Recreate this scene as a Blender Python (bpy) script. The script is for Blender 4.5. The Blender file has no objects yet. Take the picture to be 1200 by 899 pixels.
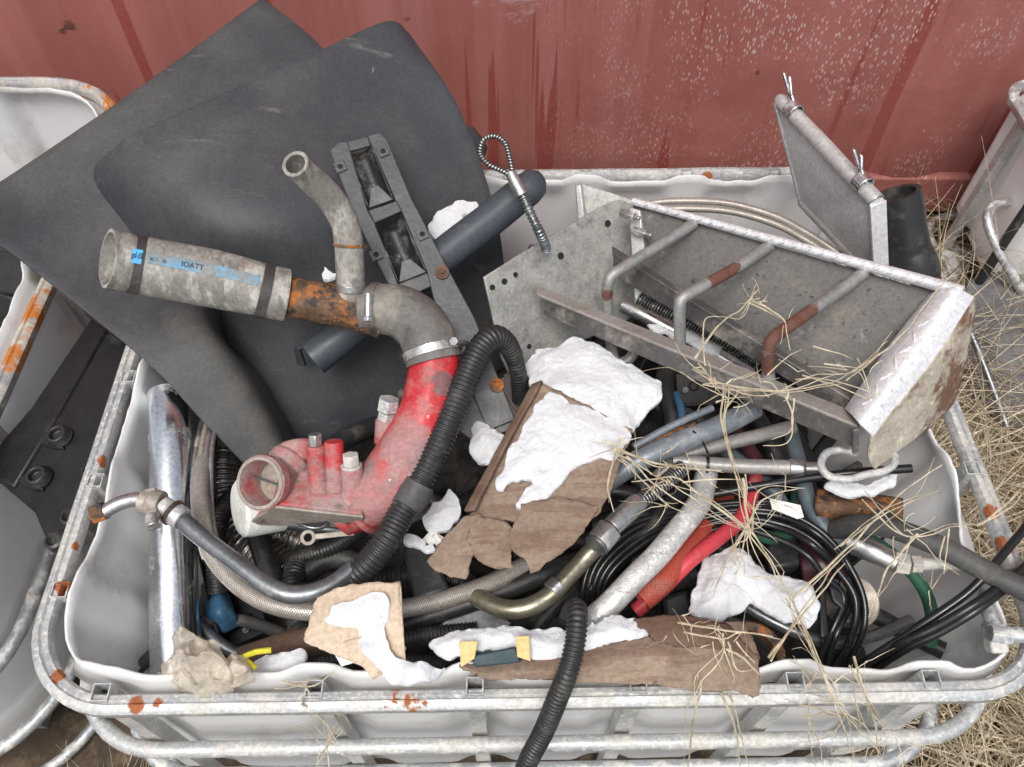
import bpy, math, random
from mathutils import Vector, noise
random.seed(7)
R = math.radians
sc = bpy.context.scene
COL = sc.collection

# ------------------------------------------------------------------ camera, sky, sun, exposure
TH = R(54.5); CAMZ = 1.64; FPX = 950.0
cam = bpy.data.objects.new('camera', bpy.data.cameras.new('camera')); COL.objects.link(cam)
cam.location = (0, 0, CAMZ); cam.rotation_euler = (R(90) - TH, 0, 0)
cam.data.sensor_width = 36; cam.data.lens = FPX / 1200 * 36
cam.data.clip_start = .02; cam.data.clip_end = 500
sc.camera = cam
w = bpy.data.worlds.new('World'); sc.world = w; w.use_nodes = True
nt = w.node_tree; bg = nt.nodes['Background']
sky = nt.nodes.new('ShaderNodeTexSky'); sky.sky_type = 'NISHITA'; sky.sun_disc = False
SUN_EL, SUN_AZ = R(63), R(195)
sky.sun_elevation = SUN_EL; sky.sun_rotation = SUN_AZ; sky.dust_density = 4; sky.air_density = 1.0
hs = nt.nodes.new('ShaderNodeHueSaturation'); hs.inputs['Saturation'].default_value = .38
nt.links.new(sky.outputs[0], hs.inputs['Color']); nt.links.new(hs.outputs[0], bg.inputs[0])
bg.inputs[1].default_value = .14
sl = bpy.data.lights.new('sun', 'SUN'); sl.energy = 1.9; sl.angle = R(28); sl.color = (1, .97, .93)
so = bpy.data.objects.new('sun', sl); COL.objects.link(so)
sd = Vector((math.sin(SUN_AZ) * math.cos(SUN_EL), math.cos(SUN_AZ) * math.cos(SUN_EL), math.sin(SUN_EL)))
so.rotation_euler = sd.to_track_quat('Z', 'Y').to_euler(); so.location = (0, -2, 4)
sc.view_settings.view_transform = 'Standard'; sc.view_settings.look = 'None'
sc.view_settings.exposure = 0.26; sc.view_settings.gamma = 1

# ------------------------------------------------------------------ placing: a sight line met with a height or a distance
CT, ST = math.cos(TH), math.sin(TH)
CP = Vector((0, 0, CAMZ))
def ray(px, py):
    u = (px - 600) / FPX; v = (py - 449.5) / FPX
    return Vector((u, CT - v * ST, -(ST + v * CT)))
def D(px, py, d): return CP + ray(px, py) * d
def W(px, py, z):
    r = ray(px, py); return CP + r * ((z - CAMZ) / r.z)
def Dp(*a): return [D(*t) for t in a]
def Wp(*a): return [W(*t) for t in a]
def plane(a, b, c): return a, (b - a).cross(c - a).normalized()
def onp(px, py, pl):
    r = ray(px, py); return CP + r * ((pl[0] - CP).dot(pl[1]) / r.dot(pl[1]))
def nz(v, s=1.0, o=0.0): return noise.noise(Vector(v) * s + Vector((o, o * .7, -o)))

# ------------------------------------------------------------------ materials
MAT = {}
def _mix(nt, fac, a, b):
    m = nt.nodes.new('ShaderNodeMix'); m.data_type = 'RGBA'
    if isinstance(fac, (int, float)): m.inputs[0].default_value = fac
    else: nt.links.new(fac, m.inputs[0])
    for k, c in ((6, a), (7, b)):
        if isinstance(c, tuple): m.inputs[k].default_value = (*c, 1)
        else: nt.links.new(c, m.inputs[k])
    return m.outputs[2]
def _fac(nt, src, lo, hi):
    r = nt.nodes.new('ShaderNodeMapRange'); r.inputs[1].default_value = lo; r.inputs[2].default_value = hi
    nt.links.new(src, r.inputs[0]); return r.outputs[0]
def _noise(nt, co, scale, detail=4, rough=.6, stretch=None, off=0):
    mp = nt.nodes.new('ShaderNodeMapping'); nt.links.new(co, mp.inputs[0])
    mp.inputs['Location'].default_value = (off, off * .37, off * .71)
    if stretch: mp.inputs['Scale'].default_value = stretch
    n = nt.nodes.new('ShaderNodeTexNoise'); n.inputs['Scale'].default_value = scale
    n.inputs['Detail'].default_value = detail; n.inputs['Roughness'].default_value = rough
    nt.links.new(mp.outputs[0], n.inputs[0]); return n.outputs[0]
def _math(nt, op, a, b=None):
    m = nt.nodes.new('ShaderNodeMath'); m.operation = op
    for k, x in ((0, a), (1, b)):
        if x is None: continue
        if isinstance(x, (int, float)): m.inputs[k].default_value = x
        else: nt.links.new(x, m.inputs[k])
    return m.outputs[0]
def mat(name, col, rough=.6, metal=0, var=.25, scale=9, bump=.15, bscale=90, layers=(), spec=.5, transl=0, braid=None, coord='Object', rvar=.2, sss=0, grain=.22, spots=(), clear=0):
    """layers: (colour, noise scale, lo, hi, roughness, metal, stretch)"""
    m = bpy.data.materials.new(name); m.use_nodes = True; nt = m.node_tree
    b = nt.nodes['Principled BSDF']; tc = nt.nodes.new('ShaderNodeTexCoord'); co = tc.outputs[coord]
    n1 = _noise(nt, co, scale, 5, .65)
    dark = tuple(c * (1 - var) for c in col); lite = tuple(min(1, c * (1 + var)) for c in col)
    c = _mix(nt, _fac(nt, n1, .3, .7), dark, lite)
    rg = _fac(nt, n1, .3, .7)
    rr = nt.nodes.new('ShaderNodeMapRange'); nt.links.new(_noise(nt, co, scale * 2.3, 4), rr.inputs[0])
    rr.inputs[1].default_value = .3; rr.inputs[2].default_value = .7
    rr.inputs[3].default_value = max(.03, rough - rvar * .5); rr.inputs[4].default_value = min(1, rough + rvar * .5)
    ro = rr.outputs[0]; me = metal
    for i, L in enumerate(layers):
        lc, ls, lo, hi, lr, lm = L[:6]; st = L[6] if len(L) > 6 else None
        f = _fac(nt, _noise(nt, co, ls, 6, .7, st, 3.1 * (i + 1)), lo, hi)
        c = _mix(nt, f, c, lc)
        q = nt.nodes.new('ShaderNodeMix'); nt.links.new(f, q.inputs[0]); nt.links.new(ro, q.inputs[2]); q.inputs[3].default_value = lr; ro = q.outputs[0]
        q = nt.nodes.new('ShaderNodeMix'); nt.links.new(f, q.inputs[0]); q.inputs[3].default_value = lm
        if isinstance(me, (int, float)): q.inputs[2].default_value = me
        else: nt.links.new(me, q.inputs[2])
        me = q.outputs[0]
    for sp in spots:                                # a stain with its own place: (centre, radius, colour, strength)
        ge = nt.nodes.new('ShaderNodeNewGeometry'); vm = nt.nodes.new('ShaderNodeVectorMath'); vm.operation = 'DISTANCE'
        nt.links.new(ge.outputs['Position'], vm.inputs[0]); vm.inputs[1].default_value = sp[0]
        dn = _math(nt, 'ADD', vm.outputs['Value'], _math(nt, 'MULTIPLY', _math(nt, 'SUBTRACT', _noise(nt, ge.outputs['Position'], 1.2 / sp[1], 6, .7), .5), sp[1] * 1.6))
        f = _math(nt, 'MULTIPLY', _fac(nt, dn, sp[1] * 1.1, sp[1] * (.85 if len(sp) < 5 else sp[4])), sp[3]); c = _mix(nt, f, c, sp[2])
        q = nt.nodes.new('ShaderNodeMix'); nt.links.new(f, q.inputs[0]); nt.links.new(ro, q.inputs[2]); q.inputs[3].default_value = .85; ro = q.outputs[0]
    if grain:
        gf = _fac(nt, _noise(nt, co, 170, 4, .7, None, 5), .30, .70); gm = nt.nodes.new('ShaderNodeMix'); gm.data_type = 'RGBA'; gm.blend_type = 'MULTIPLY'; gm.inputs[0].default_value = 1
        nt.links.new(c, gm.inputs[6]); nt.links.new(_mix(nt, gf, (1 - grain,) * 3, (1 + grain,) * 3), gm.inputs[7]); gm.clamp_result = True; c = gm.outputs[2]
    h = _noise(nt, co, bscale, 5, .6)
    bs = bump
    if braid:                                       # (angular strands, strands per metre, dark colour)
        uv = nt.nodes.new('ShaderNodeSeparateXYZ'); nt.links.new(tc.outputs['UV'], uv.inputs[0])
        a = _math(nt, 'MULTIPLY', uv.outputs[0], braid[0] * 6.283); v = _math(nt, 'MULTIPLY', uv.outputs[1], braid[1] * 6.283)
        s1 = _math(nt, 'SINE', _math(nt, 'ADD', a, v)); s2 = _math(nt, 'SINE', _math(nt, 'SUBTRACT', a, v))
        k = _math(nt, 'MAXIMUM', s1, s2) if len(braid) < 4 else s1
        f = _fac(nt, k, -.6, .6); c = _mix(nt, f, braid[2], c)
        h = _math(nt, 'ADD', _math(nt, 'MULTIPLY', h, .3), f); bs = max(bump, .5)
    nt.links.new(c, b.inputs['Base Color']); nt.links.new(ro, b.inputs['Roughness'])
    if isinstance(me, (int, float)): b.inputs['Metallic'].default_value = me
    else: nt.links.new(me, b.inputs['Metallic'])
    b.inputs['Specular IOR Level'].default_value = spec
    if sss:
        b.inputs['Subsurface Weight'].default_value = sss; b.inputs['Subsurface Radius'].default_value = (.01, .01, .012)
    bp = nt.nodes.new('ShaderNodeBump'); bp.inputs['Strength'].default_value = bs; bp.inputs['Distance'].default_value = .002
    nt.links.new(h, bp.inputs['Height']); nt.links.new(bp.outputs[0], b.inputs['Normal'])
    if transl:
        t = nt.nodes.new('ShaderNodeBsdfTranslucent'); nt.links.new(c, t.inputs[0])
        mx = nt.nodes.new('ShaderNodeMixShader'); mx.inputs[0].default_value = transl
        nt.links.new(b.outputs[0], mx.inputs[1]); nt.links.new(t.outputs[0], mx.inputs[2])
        last = mx.outputs[0]
        if clear:
            tr = nt.nodes.new('ShaderNodeBsdfTransparent'); m2 = nt.nodes.new('ShaderNodeMixShader'); m2.inputs[0].default_value = clear
            nt.links.new(last, m2.inputs[1]); nt.links.new(tr.outputs[0], m2.inputs[2]); last = m2.outputs[0]
        nt.links.new(last, nt.nodes['Material Output'].inputs[0])
    MAT[name] = m; return m
RUST = (.32, .09, .02); DUST = (.28, .25, .21)
mat('liner', (.88, .885, .88), .42, 0, .03, 3, .12, 14, [((.50, .47, .41), 5, .56, .78, .7, 0), ((.42, .36, .28), 22, .66, .8, .8, 0)], transl=.32, grain=.03)
mat('galv', (.50, .52, .53), .45, .75, .18, 30, .25, 120, [((.60, .59, .55), 40, .50, .62, .8, .1), ((.24, .23, .21), 70, .60, .68, .8, 0), ((.36, .12, .035), 7, .64, .68, .9, 0)])
mat('galv_dirty', (.46, .475, .48), .45, .5, .10, 60, .25, 160, [((.52, .50, .455), 14, .46, .64, .8, .1), ((.60, .58, .53), 160, .54, .62, .85, 0), ((.22, .20, .18), 70, .66, .72, .8, 0), ((.34, .11, .035), 6, .655, .675, .9, 0)],
    spots=[(tuple(W(x_, y_, .63)), r_, (.36, .11, .03), .95) for x_, y_, r_ in ((76, 688, .012), (160, 826, .010), (68, 792, .009), (185, 824, .006), (90, 640, .007), (830, 208, .014), (955, 213, .012), (122, 540, .010), (1160, 600, .012), (1175, 640, .014), (1040, 790, .006))])
mat('galv_rusty', (.42, .43, .43), .5, .6, .22, 25, .3, 120, [((.50, .46, .39), 18, .42, .60, .85, 0), ((.44, .15, .03), 4, .55, .60, .9, 0)])
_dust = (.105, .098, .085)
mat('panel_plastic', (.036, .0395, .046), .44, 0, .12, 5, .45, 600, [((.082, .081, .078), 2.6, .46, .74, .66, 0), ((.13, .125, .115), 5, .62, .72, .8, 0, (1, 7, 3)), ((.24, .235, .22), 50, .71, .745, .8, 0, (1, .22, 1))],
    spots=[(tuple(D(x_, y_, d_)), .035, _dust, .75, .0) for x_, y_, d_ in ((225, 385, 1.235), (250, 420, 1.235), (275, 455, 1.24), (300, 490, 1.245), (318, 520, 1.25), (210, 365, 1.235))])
mat('black_plastic', (.009, .009, .010), .42, 0, .25, 12, .2, 200, [((.05, .048, .043), 10, .58, .80, .7, 0)])
mat('bracket_plastic', (.050, .052, .055), .42, 0, .2, 14, .25, 150, [((.16, .16, .155), 16, .56, .74, .7, 0), ((.33, .31, .27), 35, .68, .78, .8, 0)])
mat('channel_plastic', (.018, .018, .019), .35, 0, .2, 14, .25, 150, [((.15, .145, .135), 26, .50, .66, .8, 0), ((.30, .29, .27), 60, .64, .72, .8, 0)])
mat('pipe_plastic', (.050, .060, .072), .42, 0, .12, 12, .1, 200, [((.12, .12, .115), 9, .6, .8, .7, 0)])
mat('rubber', (.020, .020, .021), .42, 0, .2, 20, .2, 200, [((.085, .08, .07), 22, .52, .74, .8, 0), ((.12, .11, .095), 5, .58, .76, .8, 0)])
mat('void', (.008, .008, .008), .8, 0, .1)
mat('cable', (.010, .010, .011), .28, 0, .2, 20, .1, 200)
mat('rubber_grey', (.065, .063, .06), .65, 0, .25, 12, .3, 150, [((.18, .165, .14), 12, .52, .76, .85, 0)])
mat('silicone', (.235, .225, .200), .55, 0, .28, 26, .4, 120, [((.46, .44, .40), 28, .50, .66, .8, 0, (2.2, .8, .8)), ((.10, .092, .08), 36, .56, .70, .6, 0, (2, .7, .7)), ((.27, .16, .08), 40, .66, .72, .9, 0)])
mat('elbow_rubber', (.125, .118, .108), .6, 0, .25, 14, .35, 160, [((.28, .26, .22), 10, .50, .72, .85, 0), ((.06, .055, .05), 25, .6, .75, .6, 0)])
mat('band_dark', (.045, .042, .04), .6, 0, .3, 20, .2, 150, [((.14, .13, .12), 20, .5, .7, .8, 0)])
mat('blue_stripe', (.13, .30, .44), .5, 0, .15, 20, .2, 100, [((.23, .24, .23), 24, .40, .58, .8, 0)])
mat('blue_label', (.09, .40, .72), .5, 0, .1, 20, .1, 100)
mat('ink', (.02, .03, .06), .6, 0, .1)
mat('rusty_steel', (.13, .075, .045), .75, .2, .5, 30, .8, 160, [((.34, .12, .03), 30, .50, .60, .9, 0), ((.035, .03, .028), 45, .54, .62, .7, .2), ((.45, .23, .07), 70, .60, .66, .9, 0)])
mat('red_paint', (.44, .022, .028), .40, 0, .15, 14, .35, 110, spots=[(tuple(D(520, 450, 1.085)), .018, (.16, .10, .10), .9), (tuple(D(475, 520, 1.07)), .035, (.33, .20, .19), .75), (tuple(D(505, 545, 1.07)), .03, (.24, .16, .16), .8), (tuple(D(440, 585, 1.06)), .03, (.34, .17, .165), .7)], layers=[((.34, .20, .19), 13, .44, .62, .85, 0), ((.20, .15, .14), 30, .56, .68, .8, 0), ((.62, .60, .57), 75, .66, .70, .7, 0), ((.16, .07, .07), 15, .62, .72, .7, 0)])
mat('red_dusty', (.40, .045, .05), .55, 0, .15, 14, .5, 110, [((.36, .25, .235), 16, .38, .58, .85, 0), ((.20, .13, .115), 40, .56, .66, .8, 0), ((.66, .63, .60), 85, .67, .71, .7, 0), ((.30, .26, .23), 24, .56, .70, .7, .2)])
mat('cast_alloy', (.33, .29, .25), .55, .35, .25, 18, .4, 120, [((.22, .13, .08), 18, .56, .68, .85, 0), ((.45, .43, .40), 30, .58, .7, .6, .4)])
mat('white_plastic', (.66, .67, .63), .5, 0, .08, 8, .2, 80, [((.38, .36, .31), 12, .56, .74, .8, 0)])
mat('steel', (.48, .48, .47), .34, .9, .15, 25, .15, 150, [((.42, .39, .34), 18, .56, .7, .8, .1)])
mat('steel_dark', (.20, .21, .22), .36, .8, .2, 18, .15, 150, [((.30, .27, .22), 14, .56, .72, .8, .1)])
mat('steel_gold', (.33, .30, .22), .36, .8, .2, 14, .2, 150, [((.12, .12, .12), 9, .48, .66, .5, .5), (RUST, 30, .7, .76, .8, 0)])
mat('alu', (.72, .74, .76), .2, 1, .05, 12, .05, 80, [((.45, .45, .43), 14, .60, .74, .7, .3)], rvar=.1)
mat('alu_matt', (.56, .55, .54), .5, .55, .10, 20, .3, 250, [((.36, .34, .31), 12, .5, .7, .8, .1)])
mat('fins', (.66, .65, .64), .55, .2, .12, 20, .3, 300, [((.40, .39, .37), 18, .60, .72, .8, .1)], braid=None)
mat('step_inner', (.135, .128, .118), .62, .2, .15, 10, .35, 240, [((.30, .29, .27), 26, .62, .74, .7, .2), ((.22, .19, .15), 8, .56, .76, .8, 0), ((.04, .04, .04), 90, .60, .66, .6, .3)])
mat('step_plate', (.33, .325, .305), .55, .4, .28, 26, .3, 140, [((.40, .39, .36), 14, .50, .68, .6, .4), ((.11, .10, .09), 20, .58, .72, .7, .2), ((.13, .045, .025), 6, .68, .72, .9, 0)], spots=[(tuple(D(693, 308, 1.335)), .022, (.10, .035, .02), 1), (tuple(D(654, 330, 1.31)), .020, (.12, .045, .022), 1), (tuple(D(634, 352, 1.31)), .016, (.13, .06, .03), .8)])
mat('bar_steel', (.125, .12, .115), .5, .5, .2, 12, .3, 140, [((.30, .26, .23), 14, .50, .66, .8, .1), ((.13, .055, .03), 12, .62, .70, .9, 0)])
mat('bar_pale', (.27, .245, .22), .7, .2, .2, 12, .3, 140, [((.15, .07, .04), 12, .58, .70, .9, 0)])  # paler tone for the upper flange of the near rail
mat('rod_steel', (.30, .30, .29), .5, .5, .22, 24, .3, 140, [((.17, .10, .07), 16, .60, .66, .9, 0)],
    spots=[(tuple(D(x_, y_, d_)), r_, (.150, .060, .040), .92) for x_, y_, d_, r_ in ((842, 326, 1.16, .020), (858, 316, 1.17, .014), (906, 398, 1.08, .024), (925, 383, 1.085, .022), (945, 368, 1.09, .020), (902, 425, 1.10, .020), (712, 345, 1.22, .010))])
mat('diamond', (.74, .74, .75), .38, .45, .06, 20, .15, 160, [((.55, .54, .52), 22, .56, .72, .7, .2)])
mat('diamond_dirty', (.42, .38, .31), .85, .05, .22, 18, .8, 160, [((.15, .08, .05), 7, .53, .60, .95, 0), ((.58, .55, .48), 40, .60, .68, .9, 0)])
mat('braid', (.50, .46, .41), .38, .6, .15, 20, .3, 200, braid=(16, 300, (.16, .14, .125)))
mat('braid_fine', (.50, .48, .46), .40, .6, .15, 20, .3, 200, braid=(24, 420, (.14, .13, .125)))
mat('spiral', (.32, .32, .31), .35, .8, .1, 20, .2, 200, braid=(1, 210, (.04, .04, .04), 1))
mat('foil', (.60, .60, .58), .42, .45, .12, 40, .9, 150, [((.36, .34, .31), 60, .58, .63, .8, .2, (.5, 2.5, 2.5)), ((.74, .74, .72), 30, .54, .60, .5, .3)])
mat('pipe_grey', (.20, .225, .25), .35, .35, .12, 14, .12, 120, [((.30, .30, .29), 22, .56, .70, .7, 0), ((.10, .10, .10), 12, .60, .68, .6, .2)])
mat('duct', (.30, .29, .27), .32, .85, .2, 20, .2, 100)
mat('red_hose', (.40, .060, .035), .6, 0, .2, 16, .3, 120, [((.35, .16, .12), 20, .55, .7, .8, 0), ((.06, .02, .02), 15, .64, .74, .8, 0)], braid=(22, 230, (.26, .035, .025)))
mat('pink_hose', (.50, .045, .060), .42, 0, .12, 16, .15, 120, [((.48, .20, .20), 14, .56, .74, .8, 0)])
mat('green_hose', (.030, .10, .062), .4, 0, .2, 16, .15, 120, [((.14, .14, .09), 20, .56, .7, .8, 0)])
mat('teal_hose', (.085, .110, .125), .45, 0, .2, 12, .15, 120, [((.17, .18, .17), 20, .56, .7, .8, 0)])
mat('blue_plastic', (.035, .105, .19), .5, 0, .2, 30, .6, 100, [((.08, .16, .2), 30, .55, .7, .8, 0)])
mat('maroon', (.055, .013, .02), .4, 0, .25, 12, .2, 100)
mat('cardboard', (.245, .182, .132), .85, 0, .14, 30, .35, 160, [((.20, .135, .10), 8, .50, .56, .9, 0, (1, 8, 1)), ((.14, .085, .055), 5, .50, .66, .9, 0), ((.31, .215, .15), 30, .64, .76, .9, 0)])
mat('cardboard_wet', (.130, .075, .050), .8, 0, .18, 14, .3, 220, [((.22, .15, .11), 8, .52, .68, .9, 0)])
mat('paper_card', (.60, .48, .36), .85, 0, .08, 14, .15, 150, [((.42, .30, .20), 9, .54, .7, .9, 0)], transl=.1)
mat('yellow_card', (.62, .47, .21), .85, 0, .08, 14, .15, 150)
mat('dark_teal', (.020, .045, .055), .6, 0, .2, 14, .15, 150)
mat('film', (.86, .80, .70), .35, 0, .12, 20, .3, 60, [((.34, .27, .19), 10, .52, .7, .6, 0)], transl=.5, clear=.38)
mat('white_paper', (.74, .73, .70), .7, 0, .05, 20, .1, 100)
mat('yellow', (.62, .55, .03), .5, 0, .1, 20, .1, 100)
mat('snow', (.66, .67, .69), .8, 0, .03, 30, .7, 420, [((.46, .45, .43), 26, .58, .76, .8, 0), ((.20, .16, .12), 150, .70, .74, .8, 0)], spec=.25, sss=.15, grain=.06)
mat('straw', (.62, .54, .39), .7, 0, .30, 40, .1, 100, [((.36, .27, .16), 22, .50, .66, .8, 0), ((.72, .68, .55), 50, .56, .66, .7, 0)], transl=.15)
mat('straw_dark', (.27, .20, .12), .8, 0, .35, 12, .1, 100)
mat('soil', (.060, .042, .028), .95, 0, .4, 6, .9, 40, [((.20, .15, .09), 12, .5, .7, .95, 0)])
mat('debris', (.045, .041, .038), .7, 0, .5, 14, .8, 60, [((.09, .06, .04), 20, .55, .68, .9, 0)])
mat('wood', (.25, .16, .09), .8, 0, .25, 12, .3, 90)
mat('grey_sheet', (.10, .10, .105), .6, 0, .15, 6, .2, 80, [((.20, .19, .17), 8, .5, .7, .8, 0)])

YW_ = 1.77
def container_mat():
    m = bpy.data.materials.new('container_paint'); m.use_nodes = True; nt = m.node_tree
    b = nt.nodes['Principled BSDF']; co = nt.nodes.new('ShaderNodeTexCoord').outputs['Object']
    base = _mix(nt, _fac(nt, _noise(nt, co, 3, 5, .7, (1, 1, .35)), .3, .7), (.255, .080, .062), (.335, .120, .100))
    base = _mix(nt, _fac(nt, _noise(nt, co, 1.6, 5, .6, (6, 0, .25), 9), .44, .66), base, (.36, .140, .125))
    # wet runs: narrow and long, straight sided, ending at different heights
    f = _fac(nt, _noise(nt, co, 2.0, 3, .5, (7.5, 0, .22), 4), .600, .612)
    base = _mix(nt, _math(nt, 'MULTIPLY', f, .85), base, (.235, .040, .032))
    f = _fac(nt, _noise(nt, co, 4, 6, .7, (9, 0, .5), 14), .62, .66)
    base = _mix(nt, _math(nt, 'MULTIPLY', f, .55), base, (.21, .045, .035))
    # chalky flecks, more of them to the right
    sx = nt.nodes.new('ShaderNodeSeparateXYZ'); nt.links.new(co, sx.inputs[0])
    gate = _fac(nt, sx.outputs[0], .0, .55)
    vo = nt.nodes.new('ShaderNodeTexVoronoi'); vo.inputs['Scale'].default_value = 135
    mp = nt.nodes.new('ShaderNodeMapping'); mp.inputs['Scale'].default_value = (1.3, 1, .5); mp.inputs['Rotation'].default_value = (0, .35, 0)
    nt.links.new(co, mp.inputs[0]); nt.links.new(mp.outputs[0], vo.inputs['Vector'])
    sp = _fac(nt, vo.outputs['Distance'], .42, .26)
    pat = _fac(nt, _noise(nt, co, 5, 5, .7, (1, 1, .6), 21), .47, .58)
    cr = nt.nodes.new('ShaderNodeSeparateColor'); nt.links.new(vo.outputs['Color'], cr.inputs[0])
    sel = _fac(nt, cr.outputs[0], .35, .40)
    f = _math(nt, 'MULTIPLY', _math(nt, 'MULTIPLY', sp, pat), _math(nt, 'MULTIPLY', gate, sel))
    base = _mix(nt, _math(nt, 'MULTIPLY', f, .75), base, (.66, .52, .52))
    # scratches and rust, plus a pale patch and a broad darker one at right
    f = _fac(nt, _noise(nt, co, 9, 6, .75, (1, 1, 1.6), 33), .70, .735)
    base = _mix(nt, f, base, (.12, .05, .03))
    geo = nt.nodes.new('ShaderNodeNewGeometry')
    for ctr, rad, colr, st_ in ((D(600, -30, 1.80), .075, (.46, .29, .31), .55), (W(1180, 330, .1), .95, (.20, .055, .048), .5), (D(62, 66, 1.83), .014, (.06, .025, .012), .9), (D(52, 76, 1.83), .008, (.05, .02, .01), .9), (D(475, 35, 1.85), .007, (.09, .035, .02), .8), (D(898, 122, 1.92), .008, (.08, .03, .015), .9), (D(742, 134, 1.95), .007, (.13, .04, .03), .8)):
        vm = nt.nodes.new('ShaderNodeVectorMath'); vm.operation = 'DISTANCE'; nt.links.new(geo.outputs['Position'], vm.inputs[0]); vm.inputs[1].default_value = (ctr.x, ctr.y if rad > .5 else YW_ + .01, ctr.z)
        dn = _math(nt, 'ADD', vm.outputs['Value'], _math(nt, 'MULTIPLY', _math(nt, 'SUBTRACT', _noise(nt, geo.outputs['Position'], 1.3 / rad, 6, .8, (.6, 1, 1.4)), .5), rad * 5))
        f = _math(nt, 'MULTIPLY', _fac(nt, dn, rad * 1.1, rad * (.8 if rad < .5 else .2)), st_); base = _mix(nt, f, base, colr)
    gf = _fac(nt, _noise(nt, co, 120, 4, .7), .3, .7); base = _mix(nt, _math(nt, 'MULTIPLY', gf, .16), base, (.42, .20, .19))
    nt.links.new(base, b.inputs['Base Color']); b.inputs['Roughness'].default_value = .5
    bp = nt.nodes.new('ShaderNodeBump'); bp.inputs['Strength'].default_value = .25; bp.inputs['Distance'].default_value = .004
    nt.links.new(_noise(nt, co, 12, 6), bp.inputs['Height']); nt.links.new(bp.outputs[0], b.inputs['Normal'])
    MAT['container'] = m
container_mat()

# ------------------------------------------------------------------ mesh collecting and object building
class G:
    def __init__(s): s.v = []; s.f = []; s.uv = {}
    def add(s, vs, fs, uvs=None):
        o = len(s.v); s.v += [Vector(p) for p in vs]
        for i, f in enumerate(fs):
            if uvs: s.uv[len(s.f)] = uvs[i]
            s.f.append(tuple(o + k for k in f))
        return s
def chain_off(p):
    o = Vector((0, 0, 0))
    while p: o += p.location; p = p.parent
    return o
def build(name, g, m, parent=None, label=None, cat=None, group=None, kind=None, bevel=0, solid=0, flat=False, ang=40, subd=0):
    me = bpy.data.meshes.new(name)
    if parent: off = chain_off(parent)
    else:
        off = Vector((sum(v.x for v in g.v) / len(g.v), sum(v.y for v in g.v) / len(g.v), min(v.z for v in g.v)))
    if kind == 'structure': off = Vector((0, 0, 0))
    me.from_pydata([v - off for v in g.v], [], g.f)
    if g.uv:
        ul = me.uv_layers.new(name='UVMap')
        for i, p in enumerate(me.polygons):
            if i in g.uv:
                for k, li in enumerate(p.loop_indices): ul.data[li].uv = g.uv[i][k]
    me.materials.append(MAT[m]); me.validate()
    if not flat:
        me.shade_smooth(); me.set_sharp_from_angle(angle=R(ang))
    o = bpy.data.objects.new(name, me); COL.objects.link(o)
    if parent: o.parent = parent
    else: o.location = off
    if solid:
        md = o.modifiers.new('thickness', 'SOLIDIFY'); md.thickness = solid; md.offset = 0
    if bevel:
        md = o.modifiers.new('edge', 'BEVEL'); md.width = bevel; md.segments = 2; md.limit_method = 'ANGLE'; md.angle_limit = R(35)
    tag(o, label, cat, group, kind); return o
def tag(o, label=None, cat=None, group=None, kind=None):
    if label: o['label'] = label
    if cat: o['category'] = cat
    if group: o['group'] = group
    if kind: o['kind'] = kind
def thing(name, loc, label, cat, group=None):
    o = bpy.data.objects.new(name, None); COL.objects.link(o); o.location = loc; o.empty_display_size = .05
    tag(o, label, cat, group); return o

def spline(pts, radii, step):
    """Catmull-Rom through pts, sampled at about step metres"""
    n = len(pts); P = [2 * pts[0] - pts[1]] + list(pts) + [2 * pts[-1] - pts[-2]]
    Rr = [radii[0]] + list(radii) + [radii[-1]]
    out, rad = [], []
    for i in range(1, n):
        L = (P[i + 1] - P[i]).length; k = max(1, int(math.ceil(L / step)))
        for j in range(k):
            t = j / k
            a, b, c, d = P[i - 1], P[i], P[i + 1], P[i + 2]
            out.append(.5 * ((2 * b) + (c - a) * t + (2 * a - 5 * b + 4 * c - d) * t * t + (3 * b - a - 3 * c + d) * t ** 3))
            s = t * t * (3 - 2 * t); rad.append(Rr[i] * (1 - s) + Rr[i + 1] * s)
    out.append(pts[-1].copy()); rad.append(radii[-1]); return out, rad
def frames(P):
    T = [(P[min(i + 1, len(P) - 1)] - P[max(i - 1, 0)]).normalized() for i in range(len(P))]
    ref = CP - P[0]; N = (ref - T[0] * ref.dot(T[0])).normalized(); F = []
    for t in T:
        N = (N - t * N.dot(t)).normalized(); F.append((N, t.cross(N)))
    return T, F
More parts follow.
